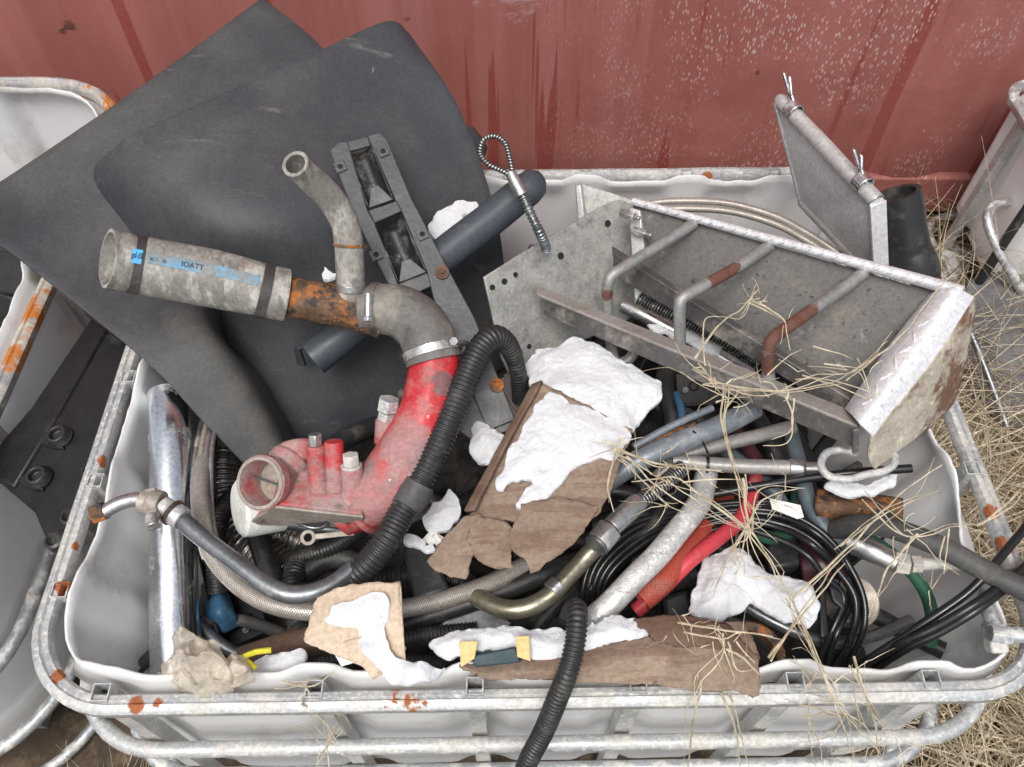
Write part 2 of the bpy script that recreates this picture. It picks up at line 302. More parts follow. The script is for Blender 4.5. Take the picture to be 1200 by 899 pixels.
def tube(g, pts, r, seg=14, step=.012, hollow=0, prof=None, cap=True, lump=0, depth=.06, straight=False):
    """a tube along pts; hollow = wall thickness (open ends); prof(s) scales the radius at length s"""
    radii = r if isinstance(r, (list, tuple)) else [r] * len(pts)
    if straight: P, Q = list(pts), list(radii)
    else:
        P, Q = spline(pts, radii, step); k_ = min(.0016, Q[0] * .16)
        if len(P) > 14: P = [p + Vector((nz(p, 14, 1), nz(p, 14, 5), nz(p, 14, 9))) * k_ * min(1, i * .15, (len(P) - 1 - i) * .15) for i, p in enumerate(P)]
    T, F = frames(P); S = [0]
    for i in range(1, len(P)): S.append(S[-1] + (P[i] - P[i - 1]).length)
    vs = []; n = len(P)
    for i in range(n):
        q = Q[i] * (prof(S[i], S[-1]) if prof else 1)
        for k in range(seg):
            a = 2 * math.pi * k / seg; dr = 1 + (lump * nz(P[i] + Vector((k * .01, 0, 0)), 30) if lump else 0)
            vs.append(P[i] + (F[i][0] * math.cos(a) + F[i][1] * math.sin(a)) * q * dr)
    fs, us = [], []
    for i in range(n - 1):
        for k in range(seg):
            k2 = (k + 1) % seg
            fs.append((i * seg + k, i * seg + k2, (i + 1) * seg + k2, (i + 1) * seg + k))
            us.append(((k / seg, S[i]), ((k + 1) / seg, S[i]), ((k + 1) / seg, S[i + 1]), (k / seg, S[i + 1])))
    if hollow:
        for end in (0, n - 1):
            o = len(vs); sgn = 1 if end == 0 else -1; rin = Q[end] - hollow
            jj = end
            vs += [P[end] + (F[end][0] * math.cos(2 * math.pi * k / seg) + F[end][1] * math.sin(2 * math.pi * k / seg)) * rin for k in range(seg)]
            tot = 0; rings = [o]
            while 0 <= jj + sgn < n and tot < depth:
                jj += sgn; tot = abs(S[jj] - S[end]); rings.append(len(vs))
                ri = Q[jj] - hollow
                vs += [P[jj] + (F[jj][0] * math.cos(2 * math.pi * k / seg) + F[jj][1] * math.sin(2 * math.pi * k / seg)) * ri for k in range(seg)]
            for k in range(seg):
                k2 = (k + 1) % seg; b = end * seg
                q = (b + k, o + k, o + k2, b + k2); fs.append(q if end == 0 else q[::-1]); us.append(((0, 0),) * 4)
                for a_, b_ in zip(rings, rings[1:]):
                    q = (a_ + k, b_ + k, b_ + k2, a_ + k2); fs.append(q if end == 0 else q[::-1]); us.append(((0, 0),) * 4)
            q = tuple(rings[-1] + k for k in range(seg)); fs.append(q); us.append(((0, 0),) * seg)
    elif cap:
        fs.append(tuple(range(seg))[::-1]); us.append(((0, 0),) * seg)
        fs.append(tuple((n - 1) * seg + k for k in range(seg))); us.append(((0, 0),) * seg)
    g.add(vs, fs, us); return P, Q, F, S
def corr(pitch=.0055, amp=.10):
    def f(s, L):
        return 1 - amp * (.5 + .5 * math.tanh(3 * math.cos(2 * math.pi * s / pitch)))
    return f
def patch_on(g, tb, s0, s1, a0, a1, off=.0006, n=10, thick=False):
    """a strip lying on a tube between lengths s0..s1 and angles a0..a1"""
    P, Q, F, S = tb; idx = [i for i in range(len(P)) if s0 <= S[i] <= s1]; vs = []
    for i in idx:
        for k in range(n + 1):
            a = a0 + (a1 - a0) * k / n; vs.append(P[i] + (F[i][0] * math.cos(a) + F[i][1] * math.sin(a)) * (Q[i] + off))
    fs = [(i * (n + 1) + k, i * (n + 1) + k + 1, (i + 1) * (n + 1) + k + 1, (i + 1) * (n + 1) + k) for i in range(len(idx) - 1) for k in range(n)]
    g.add(vs, fs)
def at_tube(tb, s):
    P, Q, F, S = tb
    i = min(range(len(S)), key=lambda j: abs(S[j] - s)); return P[i], Q[i], F[i]
def ring(g, c, axis, r, w_, t, seg=28):
    """a flat band round an axis"""
    axis = axis.normalized(); u = axis.orthogonal().normalized(); v = axis.cross(u); vs = []; fs = []
    for k in range(seg):
        a = 2 * math.pi * k / seg; d = u * math.cos(a) + v * math.sin(a)
        vs += [c + d * r - axis * w_ / 2, c + d * (r + t) - axis * w_ / 2, c + d * (r + t) + axis * w_ / 2, c + d * r + axis * w_ / 2]
    for k in range(seg):
        a, b = 4 * k, 4 * ((k + 1) % seg)
        for j in range(4): fs.append((a + j, a + (j + 1) % 4, b + (j + 1) % 4, b + j))
    g.add(vs, fs)
def slab(g, pts, t, away=True):
    """a plate: polygon pts, thickness t behind it as seen from the camera"""
    n = Vector((0, 0, 0))
    for i in range(len(pts)): n += pts[i].cross(pts[(i + 1) % len(pts)])
    n.normalize(); c = sum(pts, Vector()) / len(pts)
    if n.dot(CP - c) < 0: n = -n
    if not away: n = -n
    k = len(pts); vs = list(pts) + [p - n * t for p in pts]
    fs = [tuple(range(k)), tuple(range(2 * k - 1, k - 1, -1))] + [(i, i + k, (i + 1) % k + k, (i + 1) % k) for i in range(k)]
    g.add(vs, fs); return n
def fix_normals(o):
    import bmesh
    bm = bmesh.new(); bm.from_mesh(o.data); bmesh.ops.recalc_face_normals(bm, faces=bm.faces); bm.to_mesh(o.data); bm.free()
def bar(g, a, b, w_, h, up=Vector((0, 0, 1))):
    t = (b - a).normalized(); s = t.cross(up).normalized(); u = s.cross(t); vs = []
    for p in (a, b):
        vs += [p + s * w_ / 2 + u * h / 2, p - s * w_ / 2 + u * h / 2, p - s * w_ / 2 - u * h / 2, p + s * w_ / 2 - u * h / 2]
    g.add(vs, [(0, 1, 2, 3), (7, 6, 5, 4), (0, 4, 5, 1), (1, 5, 6, 2), (2, 6, 7, 3), (3, 7, 4, 0)])
def sqtube(g, a, b, w_, t=.0015, up=Vector((0, 1, 0))):
    """hollow square tube open at both ends"""
    d = (b - a).normalized(); s = d.cross(up).normalized(); u = s.cross(d); vs = []
    for p in (a, b):
        for q in (w_ / 2, w_ / 2 - t):
            vs += [p + s * x * q + u * y * q for x, y in ((1, 1), (-1, 1), (-1, -1), (1, -1))]
    fs = []
    for k in range(4):
        j = (k + 1) % 4; fs += [(k, j, 8 + j, 8 + k), (4 + j, 4 + k, 12 + k, 12 + j), (k, 4 + k, 4 + j, j), (8 + k, 8 + j, 12 + j, 12 + k)]
    g.add(vs, fs)
def patch(g, rows, sub=6, wob=0, wsc=10, seed=0, tear=0):
    """smooth sheet through a grid of control points"""
    rr = []
    for r_ in rows:
        o = []
        n = len(r_); P = [2 * r_[0] - r_[1]] + list(r_) + [2 * r_[-1] - r_[-2]]
        for i in range(1, n):
            for j in range(sub):
                t = j / sub; a, b, c, d = P[i - 1:i + 3]
                o.append(.5 * ((2 * b) + (c - a) * t + (2 * a - 5 * b + 4 * c - d) * t * t + (3 * b - a - 3 * c + d) * t ** 3))
        o.append(r_[-1]); rr.append(o)
    m = len(rr[0]); P = [[2 * rr[0][k] - rr[1][k] for k in range(m)]] + rr + [[2 * rr[-1][k] - rr[-2][k] for k in range(m)]]
    out = []
    for i in range(1, len(rr)):
        for j in range(sub):
            t = j / sub
            out.append([.5 * ((2 * P[i][k]) + (P[i + 1][k] - P[i - 1][k]) * t + (2 * P[i - 1][k] - 5 * P[i][k] + 4 * P[i + 1][k] - P[i + 2][k]) * t * t + (3 * P[i][k] - P[i - 1][k] - 3 * P[i + 1][k] + P[i + 2][k]) * t ** 3) for k in range(m)])
    out.append(rr[-1]); vs = []
    for row in out:
        for p in row:
            q = p.copy()
            if tear:
                ci = out.index(row); cj = len(vs) - ci * m
                if ci in (0, len(out) - 1) or cj in (0, m - 1): q += Vector((nz(p, 90, 2), nz(p, 90, 6), nz(p, 90, 8))) * tear + Vector((nz(p, 260, 2), nz(p, 260, 6), 0)) * tear * .6
            if wob: q += Vector((nz(p, wsc, seed + 1), nz(p, wsc, seed + 5), nz(p, wsc, seed + 9))) * wob
            vs.append(q)
    g.add(vs, [(i * m + k, i * m + k + 1, (i + 1) * m + k + 1, (i + 1) * m + k) for i in range(len(out) - 1) for k in range(m - 1)])
def bolt(parent, p, n, r=.007, h=.006, m='rusty_steel', name='bolt'):
    g = G(); n = n.normalized()
    tube(g, [p - n * .004, p + n * h], r, seg=6, straight=True)
    tube(g, [p + n * h, p + n * (h + .004)], r * .5, seg=10, straight=True)
    return build(name, g, m, parent, bevel=.0008)
def lathe(g, c, axis, prof, seg=32):
    axis = axis.normalized(); u = axis.orthogonal().normalized(); v = axis.cross(u); vs = []; n = len(prof)
    for h, r in prof:
        for k in range(seg):
            a = 2 * math.pi * k / seg; vs.append(c + axis * h + (u * math.cos(a) + v * math.sin(a)) * r)
    fs = [(i * seg + k, i * seg + (k + 1) % seg, (i + 1) * seg + (k + 1) % seg, (i + 1) * seg + k) for i in range(n - 1) for k in range(seg)]
    g.add(vs, fs)
def textmesh(body, size):
    cu = bpy.data.curves.new('lettering', 'FONT'); cu.body = body; cu.size = size
    o = bpy.data.objects.new('lettering', cu); COL.objects.link(o)
    bpy.context.view_layer.update(); dg = bpy.context.evaluated_depsgraph_get()
    me = bpy.data.meshes.new_from_object(o.evaluated_get(dg)); vs = [v.co.copy() for v in me.vertices]; fs = [tuple(p.vertices) for p in me.polygons]
    bpy.data.objects.remove(o); bpy.data.meshes.remove(me); return vs, fs

# ------------------------------------------------------------------ ground and container
g = G(); N = 60
for i in range(N + 1):
    for j in range(N + 1):
        x = -6 + 12 * i / N; y = -4 + 9 * j / N
        g.v.append(Vector((x, y, .015 * nz((x, y, 0), 3))))
g.f = [(i * (N + 1) + j, (i + 1) * (N + 1) + j, (i + 1) * (N + 1) + j + 1, i * (N + 1) + j + 1) for i in range(N) for j in range(N)]
b0 = len(g.v)
g.v += [Vector(p) for p in ((-80, -80, -.03), (80, -80, -.03), (80, 80, -.03), (-80, 80, -.03))]; g.f.append((b0, b0 + 1, b0 + 2, b0 + 3))
build('ground', g, 'soil', kind='structure')

YW = 1.77
ct = thing('shipping_container', (0, YW, 0), 'faded red corrugated steel shipping container standing behind the scrap', 'container')
prof = []; x = -3.1; pitch = .278; x -= .02
while x < 3.4:
    prof += [(x, 0), (x + .072, 0), (x + .140, .020), (x + .210, .020)]; x += pitch
nz_ = 24; g = G(); zs = [.14 + 2.3 * i / nz_ for i in range(nz_ + 1)]
for z in zs:
    for px_, d in prof: g.v.append(Vector((px_, YW + d + .004 * nz((px_, 0, z), 2.5), z)))
m_ = len(prof)
g.f = [(i * m_ + k, i * m_ + k + 1, (i + 1) * m_ + k + 1, (i + 1) * m_ + k) for i in range(nz_) for k in range(m_ - 1)]
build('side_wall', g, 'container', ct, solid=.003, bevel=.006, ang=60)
g = G(); bar(g, Vector((-3.1, YW + .03, .08)), Vector((3.4, YW + .03, .08)), .07, .13); build('bottom_rail', g, 'container', ct, bevel=.008)
g = G(); bar(g, Vector((-3.1, YW + .03, 2.49)), Vector((3.4, YW + .03, 2.49)), .07, .09); build('top_rail', g, 'container', ct, bevel=.008)
g = G(); bar(g, Vector((-3.1, YW + 1.25, 2.52)), Vector((3.4, YW + 1.25, 2.52)), 2.3, .02); build('roof', g, 'container', ct)
g = G(); bar(g, Vector((-3.1, YW + 2.42, 1.3)), Vector((3.4, YW + 2.42, 1.3)), .04, 2.4); build('rear_wall', g, 'container', ct)

# ------------------------------------------------------------------ totes
def rrect(x0, x1, y0, y1, r, step=.012):
    pts = []
    def line(a, b):
        n = max(1, int((Vector(b) - Vector(a)).length / step))
        for i in range(n): t = i / n; pts.append(((a[0] * (1 - t) + b[0] * t), (a[1] * (1 - t) + b[1] * t)))
    def arc(cx, cy, a0):
        n = 10
        for i in range(n): a = a0 + math.pi / 2 * i / n; pts.append((cx + r * math.cos(a), cy + r * math.sin(a)))
    line((x0 + r, y0), (x1 - r, y0)); arc(x1 - r, y0 + r, -math.pi / 2); line((x1, y0 + r), (x1, y1 - r)); arc(x1 - r, y1 - r, 0)
    line((x1 - r, y1), (x0 + r, y1)); arc(x0 + r, y1 - r, math.pi / 2); line((x0, y1 - r), (x0, y0 + r)); arc(x0 + r, y0 + r, math.pi)
    return pts
def loop_sweep(g, P, prof):
    """sweep a closed profile [(out, up)] round a closed loop P of Vectors"""
    n = len(P); m = len(prof); vs = []
    for i in range(n):
        t = (P[(i + 1) % n] - P[i - 1]).normalized(); o = Vector((t.y, -t.x, 0)).normalized()
        vs += [P[i] + o * a + Vector((0, 0, b)) for a, b in prof]
    g.add(vs, [(i * m + k, ((i + 1) % n) * m + k, ((i + 1) % n) * m + (k + 1) % m, i * m + (k + 1) % m) for i in range(n) for k in range(m)])
def tote(name, x0, x1, y0, y1, r, zr, bars, rot, label, posts_f, posts_s, m_rail, seed=0, bar_out=.016, lean=0, taper=0, pillow=.017):
    c = Vector(((x0 + x1) / 2, (y0 + y1) / 2, 0)); t = thing(name, c, label, 'tote')
    ca, sa = math.cos(rot), math.sin(rot)
    def X(p): q = Vector(p) - c; return Vector((c.x + q.x * ca - q.y * sa, c.y + q.x * sa + q.y * ca, p[2]))
    # top rail: a flattened tube with a rolled groove
    g = G(); P = [X((a, b, zr + .0018 * nz((a, b, 0), 9))) for a, b in rrect(x0, x1, y0, y1, r)]
    loop_sweep(g, P, [(-.010, -.010), (.009, -.012), (.0125, -.006), (.0125, .006), (.008, .011), (.002, .012), (0, .0085), (-.003, .012), (-.009, .011), (-.0125, .004)])
    build('top_rail', g, m_rail, t)
    for zb in bars:
        g = G(); e = bar_out; P = [X((a, b, zb)) for a, b in rrect(x0 - e, x1 + e, y0 - e, y1 + e, r + e)]
        loop_sweep(g, P, [(.011 * math.cos(a), .011 * math.sin(a)) for a in [2 * math.pi * k / 10 for k in range(10)]])
        build('horizontal_tube', g, m_rail if zb > .4 else 'galv', t)
    PX = [(x, y0, 'y') for x in posts_f] + [(x, y1, 'y') for x in posts_f] + [(x0, y, 'x') for y in posts_s] + [(x1, y, 'x') for y in posts_s]
    for x, y, k in PX:
        g = G(); inn = .012
        xx = x + (inn if x == x0 else -inn if x == x1 else 0) * (k == 'x'); yy = y + (inn if y == y0 else -inn if y == y1 else 0) * (k == 'y')
        ex = (-1 if x == x0 else 1) * bar_out * .5 * (k == 'x'); ey = (-1 if y == y0 else 1) * bar_out * .5 * (k == 'y')
        sqtube(g, X((xx, yy, zr + .016)), X((xx + ex, yy + ey, .03)), .021)
        build('post', g, 'galv_dirty', t)
    # plastic inner bottle, its top sawn off
    base = rrect(x0 + .024, x1 - .024, y0 + .024, y1 - .024, r - .015, .01)
    cen = c
    levels = [1.0, .97, .93, .88, .8, .7, .6, .5, .4, .3, .2, .1, 0]; zt = zr + .018; zb_ = .09
    g = G(); n = len(base)
    for li, L in enumerate(levels):
        for i, (a, b) in enumerate(base):
            ta, tb_ = base[(i + 1) % n], base[i - 1]; o = Vector((ta[1] - tb_[1], -(ta[0] - tb_[0]), 0)).normalized()
            near = min(min(abs(a - x) if (abs(b - y0) < .05 or abs(b - y1) < .05) else 9 for x in posts_f), min(abs(b - y) if (abs(a - x0) < .05 or abs(a - x1) < .05) else 9 for y in posts_s))
            lift = math.exp(-(near / .035) ** 4)
            z = zb_ + (zt - zb_) * L; q = 0
            if L > .92:
                k = (L - .92) / .08; z += k * (.020 * lift - .006 + .008 * nz((a, b, seed), 7)); q = -.012 * k * (.5 + .9 * nz((a, b, seed + 4), 5)); z += k * (.0035 * nz((a, b, seed), 45) + .002 * nz((a, b, seed), 110))
                if lean and a > x1 - .06: q -= k * .03 * (.6 + nz((a, b, 3), 6)); z += k * .03 * max(0, nz((a, b, 8), 5))
                q -= .006 * lift * k
            if L < .97:
                pil = (1 - lift) * min(1, (near) / .05); band = 1
                for zb in bars: band = min(band, abs(z - zb) / .035)
                q += pillow * max(0, min(1, pil)) * max(0, band) ** .6 - .008
            if taper and (a < x0 + .05 or a > x1 - .05): q -= .10 * min(1, 1.6 * (1 - L)) * (1 if L > .3 else 1)
            q += .004 * nz((a, b, z), 4, seed)
            if L <= .1: q -= .03 * (1 - L / .1)
            g.v.append(X((a + o.x * q, b + o.y * q, z)))
    g.f = [(i * n + k, i * n + (k + 1) % n, (i + 1) * n + (k + 1) % n, (i + 1) * n + k) for i in range(len(levels) - 1) for k in range(n)]
    g.f.append(tuple((len(levels) - 1) * n + k for k in range(n)))
    build('plastic_bottle', g, 'liner', t, solid=.0035, ang=50)
    g = G(); e = .10
    for y in (y0 + e + .04, (y0 + y1) / 2, y1 - e - .04): bar(g, X((x0 + e, y, .055)), X((x1 - e, y, .055)), .09, .05)
    for x in (x0 + e + .05, (x0 + x1) / 2, x1 - e - .05): bar(g, X((x, y0 + e, .015)), X((x, y1 - e, .015)), .1, .03)
    build('pallet', g, 'galv', t)
    return t
tote('cage_tote', -.600, .662, .259, 1.207, .11, .62, [.450, .27, .13], R(.9), 'large cut open white caged tote in the middle, heaped with scrap', [-.50, -.245, -.052, .145, .335, .50], [.40, .56, .74, .92, 1.08], 'galv_dirty', 1, lean=1, taper=1)
tote('cage_tote', -2.05, -.785, .262, 1.50, .19, .62, [.38, .19, .02], R(0), 'cut open caged plastic tote with dark scrap inside, at the left edge', [-1.9, -1.5, -1.1], [.66, .98, 1.30], 'galv_rusty', 5, pillow=.03)
tote('cage_tote', 1.185, 2.45, 1.36, 2.3 - .58, .07, .47, [.03], R(0), 'white caged tote behind the dry grass at the right edge', [1.55, 1.99, 2.33], [1.6], 'galv', 9)

# ------------------------------------------------------------------ scrap mound inside the totes
def mound(name, x0, x1, y0, y1, z, amp, label, st=.012, seed=0):
    g = G(); nx = int((x1 - x0) / st); ny = int((y1 - y0) / st)
    for i in range(nx + 1):
        for j in range(ny + 1):
            x = x0 + (x1 - x0) * i / nx; y = y0 + (y1 - y0) * j / ny
            e = min(i, nx - i, j, ny - j) * st
            g.v.append(Vector((x, y, z - .10 * math.exp(-e / .05) + amp * (nz((x, y, seed), 9) + .6 * nz((x, y, seed), 25) + .35 * abs(nz((x, y, seed), 60))))))
    g.f = [(i * (ny + 1) + j, (i + 1) * (ny + 1) + j, (i + 1) * (ny + 1) + j + 1, i * (ny + 1) + j + 1) for i in range(nx) for j in range(ny)]
    b0 = len(g.v); k = [0, nx * (ny + 1), nx * (ny + 1) + ny, ny]
    build(name, g, 'debris', label=label, cat='scrap', kind='stuff', flat=True)
mound('scrap_rubble', -.53, .58, .34, 1.14, .40, .045, 'fine dark oily scrap filling the bottom of the middle tote')
mound('scrap_rubble', -2.0, -.86, .44, 1.42, .42, .06, 'dark scrap filling the bottom of the left tote', seed=7)

# loose pieces deep in the pile
def place(proto, loc, rz, rx=0, s=1):
    o = proto.copy(); COL.objects.link(o); o.location = loc; o.rotation_euler = (rx, 0, rz); o.scale = (s, s, s)
    for ch in list(proto.children):
        c = ch.copy(); COL.objects.link(c); c.parent = o
    return o
def proto_hose(r, L, bend, m, name, label, cat, group, prof=None, step=.012):
    g = G(); pts = [Vector((L * (t - .5), bend * math.sin(t * 3.1), .02 * math.sin(5 * t) + r)) for t in (0, .2, .4, .6, .8, 1)]
    tube(g, pts, r, 16, step, hollow=r * .25, prof=prof, depth=.03); return build(name, g, m, label=label, cat=cat, group=group)
pr = [
 proto_hose(.016, .26, .05, 'rubber', 'rubber_hose', 'bent black rubber hose piece half buried deep in the middle tote', 'hose', 'black hose pieces deep in the scrap'),
 proto_hose(.010, .34, .10, 'rubber_grey', 'grey_hose', 'thin dusty grey hose piece half buried deep in the middle tote', 'hose', 'grey hose pieces deep in the scrap'),
 proto_hose(.017, .24, .04, 'rubber', 'corrugated_hose', 'ribbed black hose piece half buried deep in the middle tote', 'hose', 'ribbed hose pieces deep in the scrap', corr(.006, .14), .0012),
 proto_hose(.009, .30, -.06, 'steel_dark', 'steel_pipe', 'thin dark steel pipe half buried deep in the middle tote', 'pipe', 'steel pipes deep in the scrap'),
]
def bracket_proto():
    t = thing('steel_bracket', (0, 0, 0), 'dark angled plate bracket with bolts half buried in the middle tote', 'bracket', 'dark brackets deep in the scrap')
    g = G(); bar(g, Vector((-.08, 0, .01)), Vector((.08, 0, .01)), .06, .005); bar(g, Vector((-.08, .03, .03)), Vector((.08, .03, .03)), .005, .045)
    for x in (-.05, .0, .05): ring(g, Vector((x, -.006, .0128)), Vector((0, 0, 1)), .006, .003, .003, 12)
    build('plate', g, 'black_plastic', t, bevel=.0015)
    for x in (-.066, .066): bolt(t, Vector((x, 0, .012)), Vector((0, 0, 1)), .006, .005, 'steel_dark')
    return t
pr.append(bracket_proto())
def cap_proto():
    t = thing('plastic_plug', (0, 0, 0), 'round black ribbed plastic cap half buried in the middle tote', 'cap', 'round caps deep in the scrap')
    g = G(); lathe(g, Vector((0, 0, 0)), Vector((0, 0, 1)), [(0, .001), (0, .036), (.03, .034), (.034, .030), (.030, .024), (.016, .022), (.014, .001)], 24)
    build('shell', g, 'rubber', t)
    g = G(); lathe(g, Vector((0, 0, .012)), Vector((0, 0, 1)), [(0, .009), (.016, .009), (.018, .007), (.018, .0005)], 14); build('stem', g, 'steel_dark', t)
    return t
pr.append(cap_proto())
random.seed(11); first = [True] * len(pr)
spots = []
for k in range(85):
    for tries in range(60):
        x = random.uniform(-.46, .52); y = random.uniform(.36, 1.0)
        if x < .02 and y > .66: continue
        if all((x - a) ** 2 + (y - b) ** 2 > .070 ** 2 for a, b in spots): break
    else: continue
    spots.append((x, y)); i = random.choice([0, 0, 1, 2, 3, 4, 4, 5])
    z = .435 + random.uniform(0, .065); rz = random.uniform(0, 6.28)
    if i < 4 and (x < -.36 or x > .40 or y < .45): rz = random.uniform(-.5, .5) if y < .45 else random.uniform(1.2, 1.9)
    if first[i]: o = pr[i]; first[i] = False; o.location = (x, y, z); o.rotation_euler = (random.uniform(-.4, .4), 0, rz)
    else: o = place(pr[i], (x, y, z), rz, random.uniform(-.5, .5), 1 if i > 3 else random.uniform(.7, 1.1))
for i, f in enumerate(first):
    if f: pr[i].location = (.1 * i - .2, .7, .44)

# ------------------------------------------------------------------ the two large grey panels
g = G()
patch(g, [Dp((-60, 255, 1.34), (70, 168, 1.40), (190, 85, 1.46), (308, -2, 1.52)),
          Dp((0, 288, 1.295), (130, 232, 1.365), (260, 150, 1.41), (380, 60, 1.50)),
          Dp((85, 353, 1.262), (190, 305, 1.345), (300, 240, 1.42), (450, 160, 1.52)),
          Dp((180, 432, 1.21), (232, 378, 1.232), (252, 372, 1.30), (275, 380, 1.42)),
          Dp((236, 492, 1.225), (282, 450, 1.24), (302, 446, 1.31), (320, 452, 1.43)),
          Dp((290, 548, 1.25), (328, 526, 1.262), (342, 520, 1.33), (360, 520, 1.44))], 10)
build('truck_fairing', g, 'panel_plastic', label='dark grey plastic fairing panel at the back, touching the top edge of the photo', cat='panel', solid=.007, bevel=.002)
g = G()
patch(g, [Dp((145, 166, 1.270), (158, 159, 1.262), (240, 121, 1.27), (350, 73, 1.32), (450, 27, 1.38), (478, 40, 1.40)),
          Dp((112, 207, 1.325), (172, 195, 1.243), (240, 180, 1.228), (350, 150, 1.28), (470, 115, 1.36), (534, 122, 1.39)),
          Dp((162, 280, 1.325), (232, 268, 1.215), (290, 262, 1.205), (370, 250, 1.245), (480, 225, 1.33), (576, 235, 1.40)),
          Dp((215, 370, 1.36), (290, 350, 1.29), (340, 347, 1.28), (410, 340, 1.31), (500, 325, 1.38), (591, 320, 1.45)),
          Dp((300, 528, 1.37), (360, 520, 1.38), (400, 515, 1.39), (450, 500, 1.43), (540, 455, 1.49), (600, 425, 1.52))], 10)
build('truck_fairing', g, 'panel_plastic', label='large grey plastic panel with a rounded top corner, lying in front of the other panel', cat='panel', solid=.007, bevel=.002)

# round stub poking out behind the front panel, dark tube lying across it
g = G(); tube(g, Dp((470, 250, 1.52), (530, 185, 1.49), (553, 168, 1.475), (562, 161, 1.47)), [.038, .038, .037, .024], 24, .02)
build('round_pipe', g, 'panel_plastic', label='round grey pipe end poking out behind the rounded panel', cat='pipe', ang=60)
g = G(); tube(g, Dp((366, 421, 1.235), (470, 338, 1.265), (560, 268, 1.29), (618, 222, 1.305), (628, 213, 1.308), (634, 209, 1.31)), [.0275] * 4 + [.0245, .014], 28, .02, hollow=.0035, depth=.09)
build('plastic_tube', g, 'pipe_plastic', label='slate grey plastic tube lying across the panels under the black bracket', cat='tube', ang=60)
# open lip of the panel round the tube end
g = G(); slab(g, Dp((343, 403, 1.262), (376, 380, 1.262), (382, 386, 1.255), (350, 410, 1.255)), .006); slab(g, Dp((343, 404, 1.262), (350, 409, 1.26), (358, 430, 1.285), (348, 428, 1.285)), .006)
build('plastic_lip', g, 'panel_plastic', label='small raised plastic lip beside the open left end of the slate tube', cat='plastic piece', bevel=.001)

# ------------------------------------------------------------------ black mounting bracket
pA, pB, pC = D(385, 170, 1.245), D(448, 155, 1.255), D(590, 500, 1.19); BPL = plane(pA, pB, pC)
def bp_(x, y, off=0): return onp(x, y, BPL) + (BPL[1] if BPL[1].dot(CP - pA) > 0 else -BPL[1]) * off
t = thing('mounting_bracket', bp_(500, 330), 'long black plastic mounting bracket with two deep channels, lying on the panels', 'bracket')
g = G()
slab(g, [bp_(*p) for p in ((386, 176), (396, 167), (407, 165), (431, 247), (440, 262), (467, 334), (472, 348), (458, 340), (418, 258), (398, 208))], .006)
slab(g, [bp_(*p) for p in ((430, 159), (446, 155), (454, 164), (482, 232), (520, 305), (556, 372), (604, 492), (572, 505), (540, 428), (508, 350), (500, 318), (470, 246), (464, 236))], .006)
slab(g, [bp_(x, y, -.002) for x, y in ((405, 165), (431, 159), (434, 170), (408, 177))], .006)
slab(g, [bp_(x, y, -.001) for x, y in ((431, 246), (464, 235), (471, 247), (439, 261))], .010)
slab(g, [bp_(x, y, -.002) for x, y in ((466, 330), (500, 318), (508, 334), (476, 348))], .010)
slab(g, [bp_(x, y, -.003) for x, y in ((498, 352), (506, 350), (548, 428), (540, 434))], .008)
slab(g, [bp_(x, y, -.003) for x, y in ((520, 430), (556, 415), (562, 428), (528, 442))], .008)
slab(g, [bp_(x, y, -.006) for x, y in ((515, 470), (575, 455), (606, 500), (560, 520), (530, 500))], .008)
o = build('plate', g, 'bracket_plastic', t, bevel=.0015); fix_normals(o)
for (a, b, wd) in (((420, 172), (447, 240), 15), ((455, 258), (484, 326), 17)):
    g = G(); pa, pb = bp_(*a), bp_(*b); ax = (pb - pa).normalized(); n = BPL[1] if BPL[1].dot(CP - pA) > 0 else -BPL[1]; s = ax.cross(n); rr_ = wd * 1.25 / FPX
    vs = []
    for i in range(9):
        c = pa + (pb - pa) * i / 8
        for k in range(13):
            an = math.pi * k / 12; vs.append(c + s * rr_ * math.cos(an) - n * rr_ * 1.2 * math.sin(an))
    g.add(vs, [(i * 13 + k, i * 13 + k + 1, (i + 1) * 13 + k + 1, (i + 1) * 13 + k) for i in range(8) for k in range(12)])
    build('channel', g, 'channel_plastic', t, solid=.003)
    g = G(); slab(g, [pb + s * rr_ + n * .004, pb - s * rr_ + n * .004, pb - s * rr_ * .3 - ax * .028 + n * .008, pb + s * rr_ * .3 - ax * .028 + n * .008], .006)
    slab(g, [pb + s * rr_, pb - s * rr_, pb - s * rr_ - n * rr_, pb + s * rr_ - n * rr_], .004); o = build('gusset', g, 'bracket_plastic', t, bevel=.001); fix_normals(o)
for x, y in ((399, 196), (449, 178), (441, 299), (495, 275)):
    g = G(); n = BPL[1] if BPL[1].dot(CP - pA) > 0 else -BPL[1]; c = bp_(x, y, .001)
    ax = (bp_(x + 4, y + 9) - bp_(x, y)).normalized(); s = ax.cross(n)
    q = .0085; slab(g, [c + ax * q + s * q + n * .002, c + ax * q - s * q + n * .002, c - ax * q - s * q + n * .002, c - ax * q + s * q + n * .002], .002)
    build('square_boss', g, 'bracket_plastic', t, bevel=.0006)
    g = G(); lathe(g, c + n * .0022, n, [(0, .0001), (0, .0042)], 14); build('hole', g, 'void', t)
for x, y in ((518, 320), (582, 452)):
    n = BPL[1] if BPL[1].dot(CP - pA) > 0 else -BPL[1]; bolt(t, bp_(x, y, .002), n, .0075, .005)
    g = G(); ring(g, bp_(x, y, .0035), n, .006, .003, .0045, 20); build('washer', g, 'rusty_steel', t)

